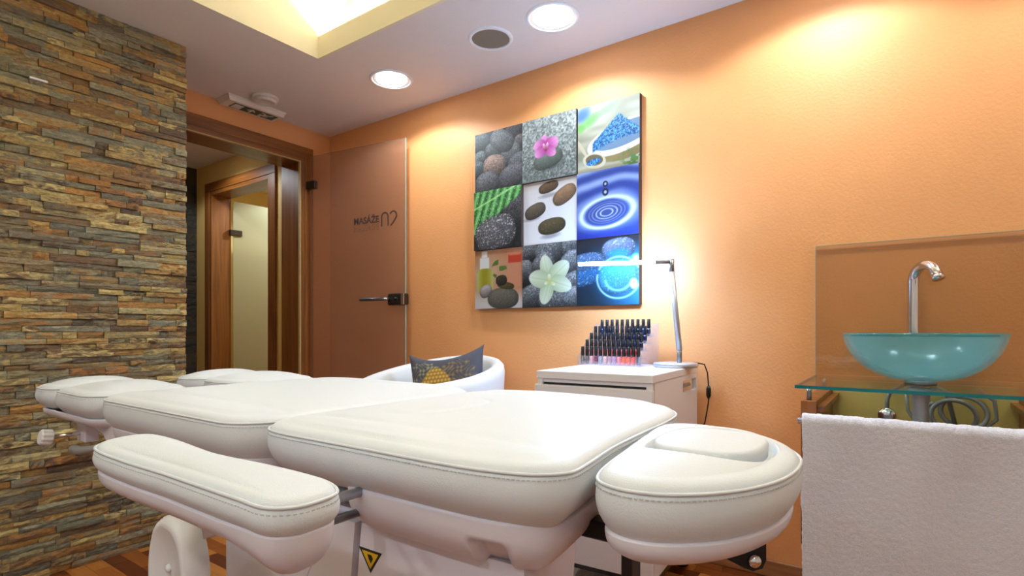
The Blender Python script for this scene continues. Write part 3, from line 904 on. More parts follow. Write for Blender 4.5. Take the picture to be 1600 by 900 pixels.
def tile_21():
    im = bg((22, 24, 28), (44, 46, 50), vnoise(9, 9, 20))
    P = [(.12, .9, .2, .16, 30), (.5, .86, .26, .2, 10), (.92, .92, .2, .18, 30), (.06, .58, .16, .2, 0), (.92, .66, .22, .2, 30), (.95, .38, .2, .16, 20), (.2, .18, .28, .2, 20), (.6, .10, .3, .14, 0), (.95, .12, .2, .18, 40), (.4, .68, .22, .18, 35)]
    for k, q in enumerate(P): pebble(im, *q, (150, 154, 158), .35, 70 + k, lo=.12, hamt=.5)
    for a, l, w in ((105, .42, .26), (38, .44, .30), (-18, .42, .28), (252, .40, .26), (170, .40, .30)): petal(im, .52, .42, a, l, w, (190, 206, 160), (232, 240, 220))
    for a, l, w in ((95, .12, .08), (-30, .12, .07), (200, .1, .07)): petal(im, .52, .40, a, l, w, (206, 210, 130), (246, 248, 232))
    return im


def tile_22():
    im = bg((10, 40, 62), (20, 130, 178), np.clip(1.15 * gu - .15 + .5 * (gv - .4) * (gv < .7), 0, 1))
    blend(im, np.clip((gv - .68) * 4, 0, 1), (34, 36, 48))
    blend(im, np.clip((.3 - gv) * 2.4, 0, 1) * np.clip(1 - gu * 1.4, 0, 1), (6, 40, 50))
    pebble(im, .16, .60, .34, .20, 6, (100, 132, 176), .16, 90, lo=.25, hamt=.6)
    pebble(im, .12, .42, .40, .12, 12, (50, 124, 186), .15, 91, lo=.3, hamt=.6)
    pebble(im, .68, .82, .27, .16, 4, (150, 160, 196), .18, 92, lo=.2, hamt=.6)
    x, y = local(.68, .74, .24, .10, 0); blend(im, .8 * np.clip(1 - x * x - y * y, 0, 1), (30, 140, 196))
    pebble(im, .68, .42, .32, .26, 0, (64, 160, 208), .12, 93, lo=.5, hamt=.35)
    x, y = local(.68, .40, .34, .30, 0); r = np.sqrt(x * x + y * y)
    blend(im, .75 * np.exp(-((r - 1.0) / .05) ** 2) * ((y < .2) | (y > .4)), (196, 232, 250))
    blend(im, .8 * np.exp(-((r - .62) / .06) ** 2) * (y < -.1), (150, 216, 244))
    x, y = local(.92, .30, .07, .09, 0); blend(im, np.clip(1 - x * x - y * y, 0, 1) * 1.4, (214, 232, 248))
    x, y = local(.95, .66, .08, .08, 0); blend(im, np.clip(1 - x * x - y * y, 0, 1), (190, 214, 240))
    return im


def to_linear(im):
    c = np.clip(im / 255, 0, 1)
    return np.where(c <= 0.04045, c / 12.92, ((c + 0.055) / 1.055) ** 2.4)


def paint_attr(o, rgb):
    h, w, _ = rgb.shape
    a = np.ones((h, w, 4), np.float32); a[..., :3] = to_linear(rgb)
    at = o.data.attributes.new('paint', 'FLOAT_COLOR', 'POINT'); at.data.foreach_set('color', a.ravel())


AY1, AY0, AZ1, AZ0, AX = 1.938, 0.975, 2.072, 1.105, 2.366
TS = (AY1 - AY0) / 3; TZ = (AZ1 - AZ0) / 3
tiles = [[(tile_00, 'canvas print of grey pebbles around one pinkish pebble'), (tile_01, 'canvas print of a pink orchid on a grey stone over glittering droplets'), (tile_02, 'canvas print of a wooden bowl heaped with blue bath salt')],
         [(tile_10, 'canvas print of a green fern leaf over a dark wet stone'), (tile_11, 'canvas print of four smooth brown stones on pale grey'), (tile_12, 'canvas print of a water drop making blue ripples')],
         [(tile_20, 'canvas print of a yellow oil bottle, an orange candle and stones'), (tile_21, 'canvas print of a white green orchid on dark pebbles'), (tile_22, 'canvas print of wet stones glowing in blue green light')]]
proud = [[0.0, 0.004, -0.008], [0.010, -0.006, 0.004], [0.0, 0.004, 0.0]]
for r in range(3):
    for c in range(3):
        fn, lb = tiles[r][c]
        # local: x along the wall to the right (-Y), z up, y into the wall
        t = thing('canvas_print', lb, 'wall art', (AX - proud[r][c], AY1 - c * TS, AZ1 - (r + 1) * TZ), -PI / 2, 'nine square canvas prints on the orange wall')
        dep = XW - (AX - proud[r][c]) - 0.002
        MB().box(0.001, TS - 0.001, 0.0, dep, 0.001, TZ - 0.001, 0.0).build('canvas', M['canvas_edge'], t)
        im = 255 * (np.clip(fn(), 0, 255) / 255) ** 1.12 * 0.88
        us = 0.0015 + (TS - 0.003) * np.arange(PN) / (PN - 1); vs_ = 0.0015 + (TZ - 0.003) * np.arange(PN) / (PN - 1)
        X, Z = np.meshgrid(us, vs_)
        V = np.stack([X.ravel(), np.full(PN * PN, -0.0006), Z.ravel()], 1)
        idx = np.arange(PN * PN).reshape(PN, PN)
        F = np.stack([idx[:-1, :-1].ravel(), idx[:-1, 1:].ravel(), idx[1:, 1:].ravel(), idx[1:, :-1].ravel()], 1)
        me = bpy.data.meshes.new('print'); me.from_pydata(V.tolist(), [], F.tolist()); me.materials.append(M['print'])
        o = link(bpy.data.objects.new('print', me), t)
        paint_attr(o, im)

# ================================================================== WHITE CABINET, RACK AND LAMP
CB = thing('cabinet', 'white cabinet on castors with a slim drawer front, carrying the nail polish rack', 'cabinet', (1.745, 0.672, 0), math.radians(3.5))
CD, CWd, CT = 0.60, 0.435, 0.838      # local x = depth towards the wall, y = width, z
MB().box(-0.006, CD, -0.002, CWd + 0.002, CT - 0.028, CT, 0.003).build('top', M['cabinet'], CB)
# right side panel with a hand hole near the back
mb = MB()
hx0, hx1, hz0, hz1 = 0.375, 0.585, CT - 0.098, CT - 0.048
mb.box(0.02, hx0, 0, 0.018, 0.15, CT - 0.028); mb.box(hx1, CD, 0, 0.018, 0.15, CT - 0.028)
mb.box(hx0, hx1, 0, 0.018, 0.15, hz0); mb.box(hx0, hx1, 0, 0.018, hz1, CT - 0.028)
mb.build('side_panel', M['cabinet'], CB)
MB().tube([(hx0, 0.03, hz0 + 0.02), (hx1, 0.03, hz0 + 0.02)], 0.008).build('handle_bar', M['steel'], CB)
mb = MB(); mb.box(0.02, hx0, CWd - 0.018, CWd, 0.15, CT - 0.028); mb.box(hx1, CD, CWd - 0.018, CWd, 0.15, CT - 0.028); mb.box(hx0, hx1, CWd - 0.018, CWd, 0.15, hz0); mb.box(hx0, hx1, CWd - 0.018, CWd, hz1, CT - 0.028)
mb.build('side_panel', M['cabinet'], CB)
MB().box(hx0 - 0.02, hx0 - 0.005, 0.018, CWd - 0.018, 0.15, CT - 0.028).build('back_panel', M['cabinet'], CB)
MB().box(0.012, 0.03, 0.018, CWd - 0.018, 0.15, CT - 0.028).build('front_frame', M['black_plastic'], CB)
MB().box(-0.004, 0.016, -0.001, CWd + 0.012, 0.155, CT - 0.050, 0.004).build('door', M['cabinet'], CB)
MB().box(0.0, 0.014, 0.0, 0.022, CT - 0.050, CT - 0.028).build('front_rail', M['cabinet'], CB)
MB().box(0.0, 0.014, CWd - 0.02, CWd, CT - 0.050, CT - 0.028).build('front_rail', M['cabinet'], CB)
MB().box(0.004, 0.014, 0.0, CWd, CT - 0.041, CT - 0.028).build('front_rail', M['cabinet'], CB)
MB().box(0.02, CD, 0.0, CWd, 0.13, 0.15).build('bottom', M['black_plastic'], CB)
for (a, b) in ((0.06, 0.05), (0.54, 0.05), (0.06, 0.385), (0.54, 0.385)):
    w = MB().tube([(a - 0.012, b, 0.04), (a + 0.012, b, 0.04)], 0.04, 18).build('castor', M['black_plastic'], CB)
    MB().box(a - 0.02, a + 0.02, b - 0.02, b + 0.02, 0.07, 0.13).build('fork', M['black_plastic'], w)

# --- tiered acrylic rack: local x from left to right, y away from the viewer, z up
RK = thing('polish_rack', 'clear acrylic tiered rack full of nail polish bottles on the cabinet', 'display rack', (2.092, 1.142, CT), -PI / 2)
RWd, NT, PITCH, TD, TR = 0.281, 5, 0.0212, 0.041, 0.0295
for xx in (0.0, RWd - 0.003):
    poly = [(-0.004, 0.0), (NT * TD + 0.012, 0.0), (NT * TD + 0.012, NT * TR + 0.032), (NT * TD - 0.03, NT * TR + 0.032), (-0.004, 0.036)]
    mb = MB().prism(poly, 0, 0.003)
    mb.v = [(xx + p[2], p[0], p[1]) for p in mb.v]
    fix_normals(mb.build('side_panel', M['acrylic'], RK))
for k in range(NT):
    zt = 0.006 + k * TR
    MB().box(0.003, RWd - 0.003, k * TD, (k + 1) * TD, zt - 0.003, zt).build('shelf', M['acrylic'], RK)
    MB().box(0.003, RWd - 0.003, k * TD - 0.0025, k * TD, zt - 0.004, zt + 0.012).build('lip', M['acrylic'], RK)
MB().box(0.003, RWd - 0.003, NT * TD, NT * TD + 0.003, 0.0, NT * TR + 0.03).build('back_panel', M['acrylic'], RK)


def polish_mat(name, c, rough=0.12):
    return plain(name, srgb(*c), rough, var=0.03, coat=0.6)


front = [('clear', (120, 118, 112)), ('smoky clear', (112, 108, 104)), ('pink and white', (220, 170, 176)), ('plum', (126, 62, 92)), ('pale blue', (166, 182, 200)), ('pale pink', (222, 184, 186)), ('dusty mauve', (196, 158, 172)),
         ('lilac', (186, 160, 200)), ('bright pink', (240, 138, 150)), ('orange coral', (250, 112, 80)), ('coral', (250, 120, 104)), ('red coral', (232, 96, 92)), ('slate grey', (84, 88, 104))]
second = [(210, 60, 92), (196, 50, 84), (226, 90, 120), (190, 40, 70), (220, 60, 80), (228, 74, 98), (206, 46, 72), (214, 70, 96), (232, 90, 110), (200, 40, 50), (206, 30, 36), (214, 40, 44)]
bw, bh, ch = 0.0088, 0.034, 0.040
bprof = [(0.006, 0), (bw, 0.0015), (bw, bh - 0.006), (bw * 0.8, bh - 0.001), (0.0048, bh), (0.0048, bh + 0.003)]
cprof = [(0.0074, bh + 0.001), (0.0078, bh + 0.004), (0.0070, bh + ch - 0.001), (0.0062, bh + ch), (0.0, bh + ch)]
b_me = MB().lathe(bprof, n=12).build('bottle', None); c_me = MB().lathe(cprof, n=12, cap1=False).build('cap', M['black_plastic'])
bm_, cm_ = b_me.data, c_me.data
bpy.data.objects.remove(b_me); bpy.data.objects.remove(c_me)
RM = Matrix.Translation(RK.location) @ Matrix.Rotation(RK.rotation_euler.z, 4, 'Z')
ordw = ['first', 'second', 'third', 'fourth', 'fifth', 'sixth', 'seventh', 'eighth', 'ninth', 'tenth', 'eleventh', 'twelfth', 'thirteenth']


def bottle(k, i, mat, label, group, dx=0.0):
    p = RM @ Vector((0.0135 + i * PITCH + dx, (k + 0.5) * TD, 0.0062 + k * TR))
    t = thing('nail_polish', label, 'nail polish', p, random.uniform(-0.2, 0.2), group)
    me = bm_.copy(); me.materials.clear(); me.materials.append(mat)
    link(bpy.data.objects.new('bottle', me), t)
    link(bpy.data.objects.new('cap', cm_), t)


for i, (nm, c) in enumerate(front):
    bottle(0, i, polish_mat('polish_' + nm.replace(' ', '_'), c), '%s nail polish, %s from the left in the front row of the rack' % (nm, ordw[i]), 'nail polish in the front row')
navy = [polish_mat('polish_navy_%d' % k, c) for k, c in enumerate(((18, 26, 62), (26, 30, 54), (20, 44, 96), (12, 16, 34)))]
for i, c in enumerate(second):
    bottle(1, i, polish_mat('polish_red_%d' % i, c), 'pink to red nail polish, %s from the left in the second row of the rack' % ordw[i], 'nail polish in the second row')
for i in range(12): bottle(2, i, navy[(i * 3) % 4], 'dark nail polish, %s from the left in the third row of the rack' % ordw[i], 'nail polish in the third row')
for i in range(12): bottle(3, i, navy[(i * 5 + 1) % 4], 'dark nail polish, %s from the left in the fourth row of the rack' % ordw[i], 'nail polish in the fourth row')
for i in range(10): bottle(4, i, navy[(i * 7 + 2) % 4], 'dark navy nail polish, %s from the left in the topmost row of the rack' % ordw[i], 'nail polish in the top row', dx=0.012 + i * 0.0034)

# --- LED desk lamp
LB = Vector((2.20, 0.752, CT))
LP = thing('desk_lamp', 'silver desk lamp with a glowing horizontal light bar on the white cabinet', 'lamp', LB)
MB().lathe([(0.0, 0), (0.084, 0), (0.088, 0.004), (0.088, 0.014), (0.084, 0.018), (0.0, 0.019)], n=44, cap0=False, cap1=False).build('base', M['alu'], LP)
top = Vector((-0.01, 0.012, 0.432))
MB().tube([(0.012, -0.012, 0.018), (0.012, -0.012, 0.075)], 0.010, 14).build('stem', M['steel'], LP)
pole = MB().tube([(0.012, -0.012, 0.070), (top.x, top.y, top.z - 0.045)], 0.0115, 16).build('pole', M['alu'], LP)
MB().tube([(top.x, top.y, top.z - 0.05), (top.x, top.y, top.z + 0.006)], 0.0105, 14).build('joint', M['steel'], LP)
adir = Vector((-0.42, 1.0, 0)).normalized()
a0 = top + Vector((0, 0, -0.004))
MB().tube([a0, a0 + adir * 0.065], 0.008, 12).build('arm', M['steel'], LP)
MB().tube([a0 + adir * 0.065, a0 + adir * 0.375], 0.0075, 14).build('light_bar', M['lamp_bar'], LP)
MB().tube([a0 + adir * 0.375, a0 + adir * 0.382], 0.0082, 14).build('end_cap', M['alu'], LP)
cpts = [(0.085, -0.02, 0.010), (0.115, -0.045, 0.014), (0.150, -0.072, 0.006), (0.160, -0.082, -0.03), (0.162, -0.086, -0.09), (0.162, -0.086, -0.15), (0.165, -0.07, -0.24), (0.168, -0.03, -0.33), (0.17, 0.02, -0.45)]
MB().tube(cpts, 0.0028, 8).build('cord', M['black_plastic'], LP)
MB().tube([(0.162, -0.086, -0.085), (0.162, -0.086, -0.097), (0.162, -0.086, -0.125), (0.162, -0.086, -0.138)], [0.006, 0.010, 0.010, 0.005], 10).build('cord_switch', M['black_plastic'], LP)

# ================================================================== TUB CHAIR AND PILLOW
chr_ = thing('tub_chair', 'white rounded tub armchair behind the bed, by the orange wall', 'chair', (1.985, 1.90, 0), math.radians(172))
# local +x is the facing direction
NA = 60
def chair_ring(rad_out, rad_in):
    out = []
    for i in range(NA + 1):
        a = math.radians(42 + (318 - 42) * i / NA)
        k = 0.5 - 0.5 * math.cos(a)             # 1 at the back
        ztop = 0.735 + 0.12 * (k ** 1.2)
        el = 1.0 + 0.04 * math.cos(a)
        prof = [(rad_out - 0.055, 0.16), (rad_out - 0.03, 0.16), (rad_out - 0.02, 0.30), (rad_out, ztop - 0.05), (rad_out - 0.004, ztop - 0.02), (rad_out - 0.02, ztop - 0.004), ((rad_out + rad_in) / 2, ztop), (rad_in + 0.015, ztop - 0.005), (rad_in + 0.002, ztop - 0.025), (rad_in - 0.004, ztop - 0.08), (rad_in - 0.02, 0.42), (rad_in - 0.02, 0.36), (rad_out - 0.055, 0.36)]
        out.append([(r * math.cos(a) * el, r * math.sin(a), z) for r, z in prof])
    return out
fix_normals(MB().rings(chair_ring(0.365, 0.295)).build('shell', M['chair'], chr_))
MB().lathe([(0.0, 0.30), (0.24, 0.30), (0.262, 0.33), (0.262, 0.41), (0.24, 0.435), (0.15, 0.45), (0.0, 0.455)], n=48, cap0=False, cap1=False).build('seat', M['chair'], chr_)
MB().lathe([(0.0, 0.14), (0.27, 0.14), (0.28, 0.17), (0.28, 0.30), (0.0, 0.301)], n=48, cap0=False, cap1=False).build('seat_base', M['chair'], chr_)
for a in (45, 135, 225, 315):
    c_, s_ = 0.22 * math.cos(math.radians(a)), 0.22 * math.sin(math.radians(a))
    MB().tube([(c_ * 1.1, s_ * 1.1, 0.0), (c_, s_, 0.15)], [0.012, 0.018], 12).build('leg', M['chrome'], chr_)

pl = thing('throw_pillow', 'dark grey throw pillow with a gold beaded pattern leaning in the white tub chair', 'pillow', (2.018, 1.825, 0.690))
PG = 90
qu, qv = np.meshgrid(np.linspace(-1, 1, PG), np.linspace(-1, 1, PG))
S = 0.206
pinch = 1 - 0.13 * (1 - qv ** 2) * 0; 
PX = S * qu * (1 - 0.12 * (1 - qv ** 2) * np.abs(qu) ** 3); PZ = S * qv * (1 - 0.26 * (1 - qu ** 2) * np.abs(qv) ** 3)
TH = 0.062 * np.clip((1 - qu ** 4) * (1 - qv ** 4), 0, 1) ** 0.55 + 0.001
Vf = np.stack([PX.ravel(), -TH.ravel(), PZ.ravel()], 1); Vb = np.stack([PX.ravel(), TH.ravel(), PZ.ravel()], 1)
idx = np.arange(PG * PG).reshape(PG, PG)
F1 = np.stack([idx[:-1, :-1].ravel(), idx[:-1, 1:].ravel(), idx[1:, 1:].ravel(), idx[1:, :-1].ravel()], 1)
Fb = F1[:, ::-1] + PG * PG
rim = list(idx[0, :]) + list(idx[1:, -1]) + list(idx[-1, -2::-1]) + list(idx[-2:0:-1, 0])
Fr = [(rim[i], rim[i] + PG * PG, rim[(i + 1) % len(rim)] + PG * PG, rim[(i + 1) % len(rim)]) for i in range(len(rim))]
me = bpy.data.meshes.new('cover'); me.from_pydata(np.concatenate([Vf, Vb]).tolist(), [], F1.tolist() + Fb.tolist() + Fr)
me.polygons.foreach_set('use_smooth', [True] * len(me.polygons)); me.materials.append(M['pillow_print'])
po = link(bpy.data.objects.new('cover', me), pl)
# the print: slate fabric, lace leaves, a gold beaded dome
sv_n, su_n = gu, gv
u_ = (qu + 1) / 2; v_ = (qv + 1) / 2
imp = np.zeros((PG, PG, 3)) + np.array((88, 88, 98))
def lace(cx, cy, rx, ry, c, seed):
    r = np.hypot((u_ - cx) / rx, (v_ - cy) / ry)
    rs = np.random.default_rng(seed); t = np.sin(u_ * 62 + 3 * np.sin(v_ * 30)) * np.sin(v_ * 58 + 3 * np.sin(u_ * 26))
    m = np.clip((1.05 + 0.08 * np.sin(14 * np.arctan2(v_ - cy, u_ - cx)) - r) / 0.05, 0, 1) * np.clip(0.35 + t * 0.9, 0, 1)
    imp[:] = imp * (1 - m[..., None]) + np.array(c) * m[..., None]
lace(0.24, 0.66, 0.24, 0.22, (170, 168, 138), 1); lace(0.70, 0.60, 0.24, 0.26, (156, 132, 92), 2); lace(0.72, 0.34, 0.2, 0.2, (150, 128, 90), 3); lace(0.12, 0.42, 0.12, 0.2, (150, 150, 124), 4)
r = np.hypot((u_ - 0.42) / (0.30 - 0.14 * np.clip((v_ - 0.45) * 2.4, 0, 1)), (v_ - 0.38) / 0.42)
m = np.clip((1 - r) / 0.06, 0, 1)
off = (np.floor(v_ * 22) % 2) * 0.5
bead = np.hypot(((u_ * 22 + off) % 1) - 0.5, ((v_ * 22) % 1) - 0.5)
bc = np.array((236, 190, 96))[None, None] * (1.08 - 1.1 * np.clip(bead, 0, 0.7) ** 1.5)[..., None]
imp[:] = imp * (1 - m[..., None]) + bc * m[..., None]
m = np.clip((1 - np.hypot((u_ - 0.42) / 0.28, (v_ - 0.12) / 0.16)) / 0.1, 0, 1)
imp[:] = imp * (1 - m[..., None]) + np.array((216, 176, 60)) * m[..., None]
full = np.concatenate([imp, np.zeros((PG, PG, 3)) + np.array((88, 88, 98))], 0)
paint_attr(po, np.clip(full, 0, 255))
nrm = Vector((-0.95, -0.31, 0.0)).normalized()
pl.rotation_euler = (math.radians(-10), math.radians(-8), math.atan2(nrm.y, nrm.x) + PI / 2)

# ================================================================== WASHSTAND
SZ = 0.818
wt = thing('washstand', 'wooden washstand frame with a cream back panel under the glass shelf', 'washstand', (0, 0, 0))
SY1, SY0 = 0.272, -0.362
for (a, b) in ((0.215, 0.258), (-0.348, -0.305)):
    MB().box(1.905, XW - 0.001, a, b, 0.325, 0.770, 0.002).build('side_panel', M['unit_wood'], wt)
    MB().box(1.93, XW - 0.001, a - 0.02 if a > 0 else b, a if a > 0 else b + 0.02, 0.735, 0.752).build('rail', M['unit_wood'], wt)
MB().box(XW - 0.012, XW - 0.001, -0.305, 0.215, 0.33, 0.80).build('back_panel', M['beige_panel'], wt)
for (a, b) in ((1.925, 0.237), (1.925, -0.327), (2.33, 0.237), (2.33, -0.327)):
    MB().lathe([(0.007, 0.768), (0.007, SZ - 0.0105)], (a, b, 0), 14).build('standoff', M['steel'], wt)
MB().tube([(1.845, SY1 - 0.015, 0.715), (1.845, SY0 + 0.015, 0.715)], 0.010, 12).build('towel_bar', M['chrome'], wt)
for yy in (0.2365, -0.3265):
    MB().tube([(1.906, yy, 0.715), (1.845, yy, 0.715)], 0.009, 12).build('bar_bracket', M['chrome'], wt)

sh = thing('glass_shelf', 'clear glass shelf with a teal edge carrying the washbasin', 'shelf', (0, 0, SZ))
MB().box(1.890, XW - 0.006, SY0 + 0.003, SY1 - 0.003, -0.010, 0.0).build('glass_pane', M['shelf_glass'], sh)
mb = MB(); mb.box(1.887, 1.890, SY0, SY1, -0.010, 0.0); mb.box(1.890, XW - 0.006, SY1 - 0.003, SY1, -0.010, 0.0); mb.box(1.890, XW - 0.006, SY0, SY0 + 0.003, -0.010, 0.0)
mb.build('glass_edge', M['teal_edge'], sh)

sp = thing('splashback', 'clear glass splashback panel mounted on the orange wall behind the basin', 'splashback', (0, 0, SZ))
MB().box(XW - 0.0125, XW - 0.0045, SY0, 0.2714, 0.002, 0.490, 0.001).build('glass_pane', M['splash_glass'], sp)
MB().box(XW - 0.0125, XW - 0.0045, 0.2714, 0.2726, 0.002, 0.490).build('glass_edge', M['glass_edge'], sp)
MB().box(XW - 0.0125, XW - 0.0045, SY0, 0.2726, 0.490, 0.4912).build('glass_edge', M['glass_edge'], sp)

BX, BY = 2.125, -0.045
sk = thing('vessel_sink', 'round frosted teal glass vessel sink on the glass shelf', 'sink', (BX, BY, SZ))
prof = []
Rb, Hb = 0.208, 0.142
for k in range(19):
    a = k / 18 * math.radians(82)
    prof.append((0.035 + (Rb - 0.035) * math.sin(a) / math.sin(math.radians(82)), 0.013 + Hb * (1 - math.cos(a)) / (1 - math.cos(math.radians(82)))))
inner = [(max(r_ - 0.010, 0.0), z_ + 0.008) for r_, z_ in prof[:-1]][::-1]
MB().lathe(prof, n=72, cap1=False).build('bowl', M['bowl'], sk)
MB().lathe([(prof[-1][0] - 0.011, 0.013 + Hb - 0.006)] + [p for p in inner[1:]] , n=72, cap0=False, cap1=True).build('bowl_inside', M['bowl'], sk)
rim_c = [(Rb - 0.005 + 0.0065 * math.cos(a), 0.013 + Hb + 0.0055 * math.sin(a)) for a in np.linspace(0, 2 * PI, 13)]
MB().lathe(rim_c, n=72, cap0=False, cap1=False).build('rim', M['bowl_rim'], sk)
MB().lathe([(0.040, 0.0), (0.042, 0.002), (0.042, 0.011), (0.038, 0.014)], n=36).build('mounting_ring', M['steel'], sk)
MB().lathe([(0.030, -0.010), (0.030, -0.030), (0.024, -0.032), (0.024, -0.052), (0.021, -0.056), (0.021, -0.20), (0.03, -0.21), (0.03, -0.27), (0.0, -0.27)][::-1], n=32, cap0=False).build('drain_pipe', M['soft_chrome'], sk)
MB().lathe([(0.018, 0.022), (0.020, 0.026), (0.0, 0.028)], n=24, cap1=False).build('drain_plug', M['chrome'], sk)

FX, FY = 2.362, -0.030
fc = thing('faucet', 'tall chrome gooseneck faucet standing behind the teal sink', 'faucet', (FX, FY, SZ))
fd = Vector((-0.80, -0.60, 0)).normalized()
pts = [(0, 0, 0.004), (0, 0, 0.30)]
cr_ = 0.052
cz = 0.338
pts = [Vector((0, 0, 0.004)), Vector((0, 0, 0.1)), Vector((0, 0, 0.2)), Vector((0, 0, 0.3))] + [Vector((0, 0, cz)) + fd * (cr_ - cr_ * math.cos(a)) + Vector((0, 0, cr_ * math.sin(a))) for a in np.linspace(0, math.radians(158), 18)]
pts.append(pts[-1] + (pts[-1] - pts[-2]).normalized() * 0.02)
MB().tube([tuple(p) for p in pts], 0.0165, 20).build('spout', M['chrome'], fc)
e = pts[-1]; ed = (pts[-1] - pts[-2]).normalized()
MB().tube([tuple(e - ed * 0.012), tuple(e + ed * 0.002)], 0.0182, 20).build('spout_ring', M['chrome'], fc)
MB().lathe([(0.026, 0.0), (0.026, 0.006), (0.018, 0.01)], n=28).build('base', M['chrome'], fc)

va = thing('angle_valve', 'small chrome angle valve on the back panel under the glass shelf', 'valve', (2.33, 0.045, 0.690))
MB().tube([(0.058, 0, 0), (0.02, 0, 0), (-0.01, 0, 0)], 0.012, 14).build('body', M['chrome'], va)
kn = [(0.0, -0.012), (0.022, -0.012), (0.028, -0.006), (0.028, 0.010), (0.020, 0.014), (0.0, 0.014)]
MB().lathe(kn, n=10, cap0=False, cap1=False).xform(Matrix.Translation((-0.012, 0, 0)) @ Matrix.Rotation(PI / 2, 4, 'Y')).build('knob', M['chrome'], va)
MB().tube([(0.01, 0, 0.01), (0.01, 0, 0.05), (0.012, -0.008, 0.078), (0.02, -0.03, 0.095), (0.03, -0.05, 0.11)], 0.007, 10).build('supply_tube', M['hose'], va)

ho = thing('supply_hose', 'looped grey flexible hose hanging behind the chrome drain pipe', 'hose', (2.33, -0.10, 0.66))
P = []
for k in range(70):
    a = k / 69 * 2 * PI * 2.35 + 2.0
    P.append((0.014 * math.sin(a * 0.5) + 0.0, -0.012 - 0.066 * math.cos(a) - 0.0009 * k, 0.030 + 0.055 * math.sin(a) + 0.0004 * k))
P += [(0.0, -0.02, 0.12), (0.02, 0.02, 0.145)]
MB().tube(P, 0.0075, 10).build('hose', M['hose'], ho)
P = [(0.0, 0.09, 0.12), (0.0, 0.085, 0.05), (0.0, 0.05, -0.01), (0.0, -0.02, -0.03), (0.0, -0.10, -0.01), (0.0, -0.145, 0.04), (0.0, -0.14, 0.10), (0.0, -0.10, 0.135)]
MB().tube(P, 0.006, 10).build('hose', M['hose'], ho)

# --- towel over the bar
tw = thing('towel', 'thick white terry towel hanging over the bar of the washstand', 'towel', (1.845, 0, 0))
ny, pr = 190, []
zb, zf, zk = 0.715, 0.10, 0.34
for k in range(170): pr.append((-0.017, zf + (zb - zf) * k / 170))
for k in range(15): a = PI - PI * k / 14; pr.append((0.017 * math.cos(a), zb + 0.020 * math.sin(a)))
for k in range(60): pr.append((0.017, zb - (zb - zk) * (k + 1) / 60))
V, F = [], []
TY1, TY0 = 0.243, -0.318
for i, (px_, pz_) in enumerate(pr):
    for j in range(ny):
        y = TY1 + (TY0 - TY1) * j / (ny - 1)
        hang = min(1, max(0, (zb - pz_) / 0.12))
        dx = hang * (0.008 * math.sin(y * 24 + 1.2 + pz_ * 1.2) + 0.010 * (mnoise.noise(Vector((y * 5, pz_ * 2.0, 3.1)))))
        fz = 0.0009 * mnoise.noise(Vector((y * 70, pz_ * 90, px_ * 80))) + 0.0016 * mnoise.noise(Vector((y * 190, pz_ * 230, px_ * 120)))
        front_ = px_ <= 0
        ez = 0.002 * mnoise.noise(Vector((y * 40, 1.0, pz_ * 5)))
        V.append(((px_ - dx - fz) if front_ else (px_ + 0.5 * dx + fz), y + 0.003 * mnoise.noise(Vector((pz_ * 9, 5.0, y * 3))), pz_ + ez + (fz if abs(px_) < 0.016 else 0)))
for i in range(len(pr) - 1):
    for j in range(ny - 1):
        F.append((i * ny + j, (i + 1) * ny + j, (i + 1) * ny + j + 1, i * ny + j + 1))
o = MB().add(V, F, True).build('cloth', M['towel'], tw)
md = o.modifiers.new('thickness', 'SOLIDIFY'); md.thickness = 0.010; md.offset = 0

# ================================================================== TREATMENT BED
bed = thing('treatment_bed', 'large white leather electric treatment bed with headrest, armrest and split leg sections', 'massage bed', (0, 0, 0))


def resample(pts, n):
    P = np.array(pts + [pts[0]], float)
    d = np.r_[0, np.cumsum(np.hypot(*np.diff(P, axis=0).T))]
    s = np.linspace(0, d[-1], n, endpoint=False)
    return np.stack([np.interp(s, d, P[:, 0]), np.interp(s, d, P[:, 1])], 1)


def catmull(pts, k=12):
    P = [np.array(p, float) for p in pts]; n = len(P); out = []
    for i in range(n):
        p0, p1, p2, p3 = P[i - 1], P[i], P[(i + 1) % n], P[(i + 2) % n]
        for t in np.linspace(0, 1, k, endpoint=False):
            out.append(tuple(0.5 * (2 * p1 + (p2 - p0) * t + (2 * p0 - 5 * p1 + 4 * p2 - p3) * t * t + (3 * p1 - p0 - 3 * p2 + p3) * t ** 3)))
    return out


def rrect(x0, x1, y0, y1, radii, k=12):
    """rounded rectangle, counter-clockwise from the corner (x0,y0); radii for (x0y0, x1y0, x1y1, x0y1)"""
    out = []
    for (cx, cy, r, a0) in ((x0 + radii[0], y0 + radii[0], radii[0], 180), (x1 - radii[1], y0 + radii[1], radii[1], 270), (x1 - radii[2], y1 - radii[2], radii[2], 0), (x0 + radii[3], y1 - radii[3], radii[3], 90)):
        for i in range(k + 1):
            a = math.radians(a0 + 90 * i / k); out.append((cx + r * math.cos(a), cy + r * math.sin(a)))
    return out


def normals2(P):
    t = np.roll(P, -1, 0) - np.roll(P, 1, 0); t /= np.maximum(np.hypot(t[:, 0], t[:, 1]), 1e-9)[:, None]
    n = np.stack([t[:, 1], -t[:, 0]], 1)
    for _ in range(2): n = (np.roll(n, 1, 0) + n * 2 + np.roll(n, -1, 0)) / 4
    return n / np.hypot(n[:, 0], n[:, 1])[:, None]


def ring3(P, z): return [(p[0], p[1], z) for p in P]


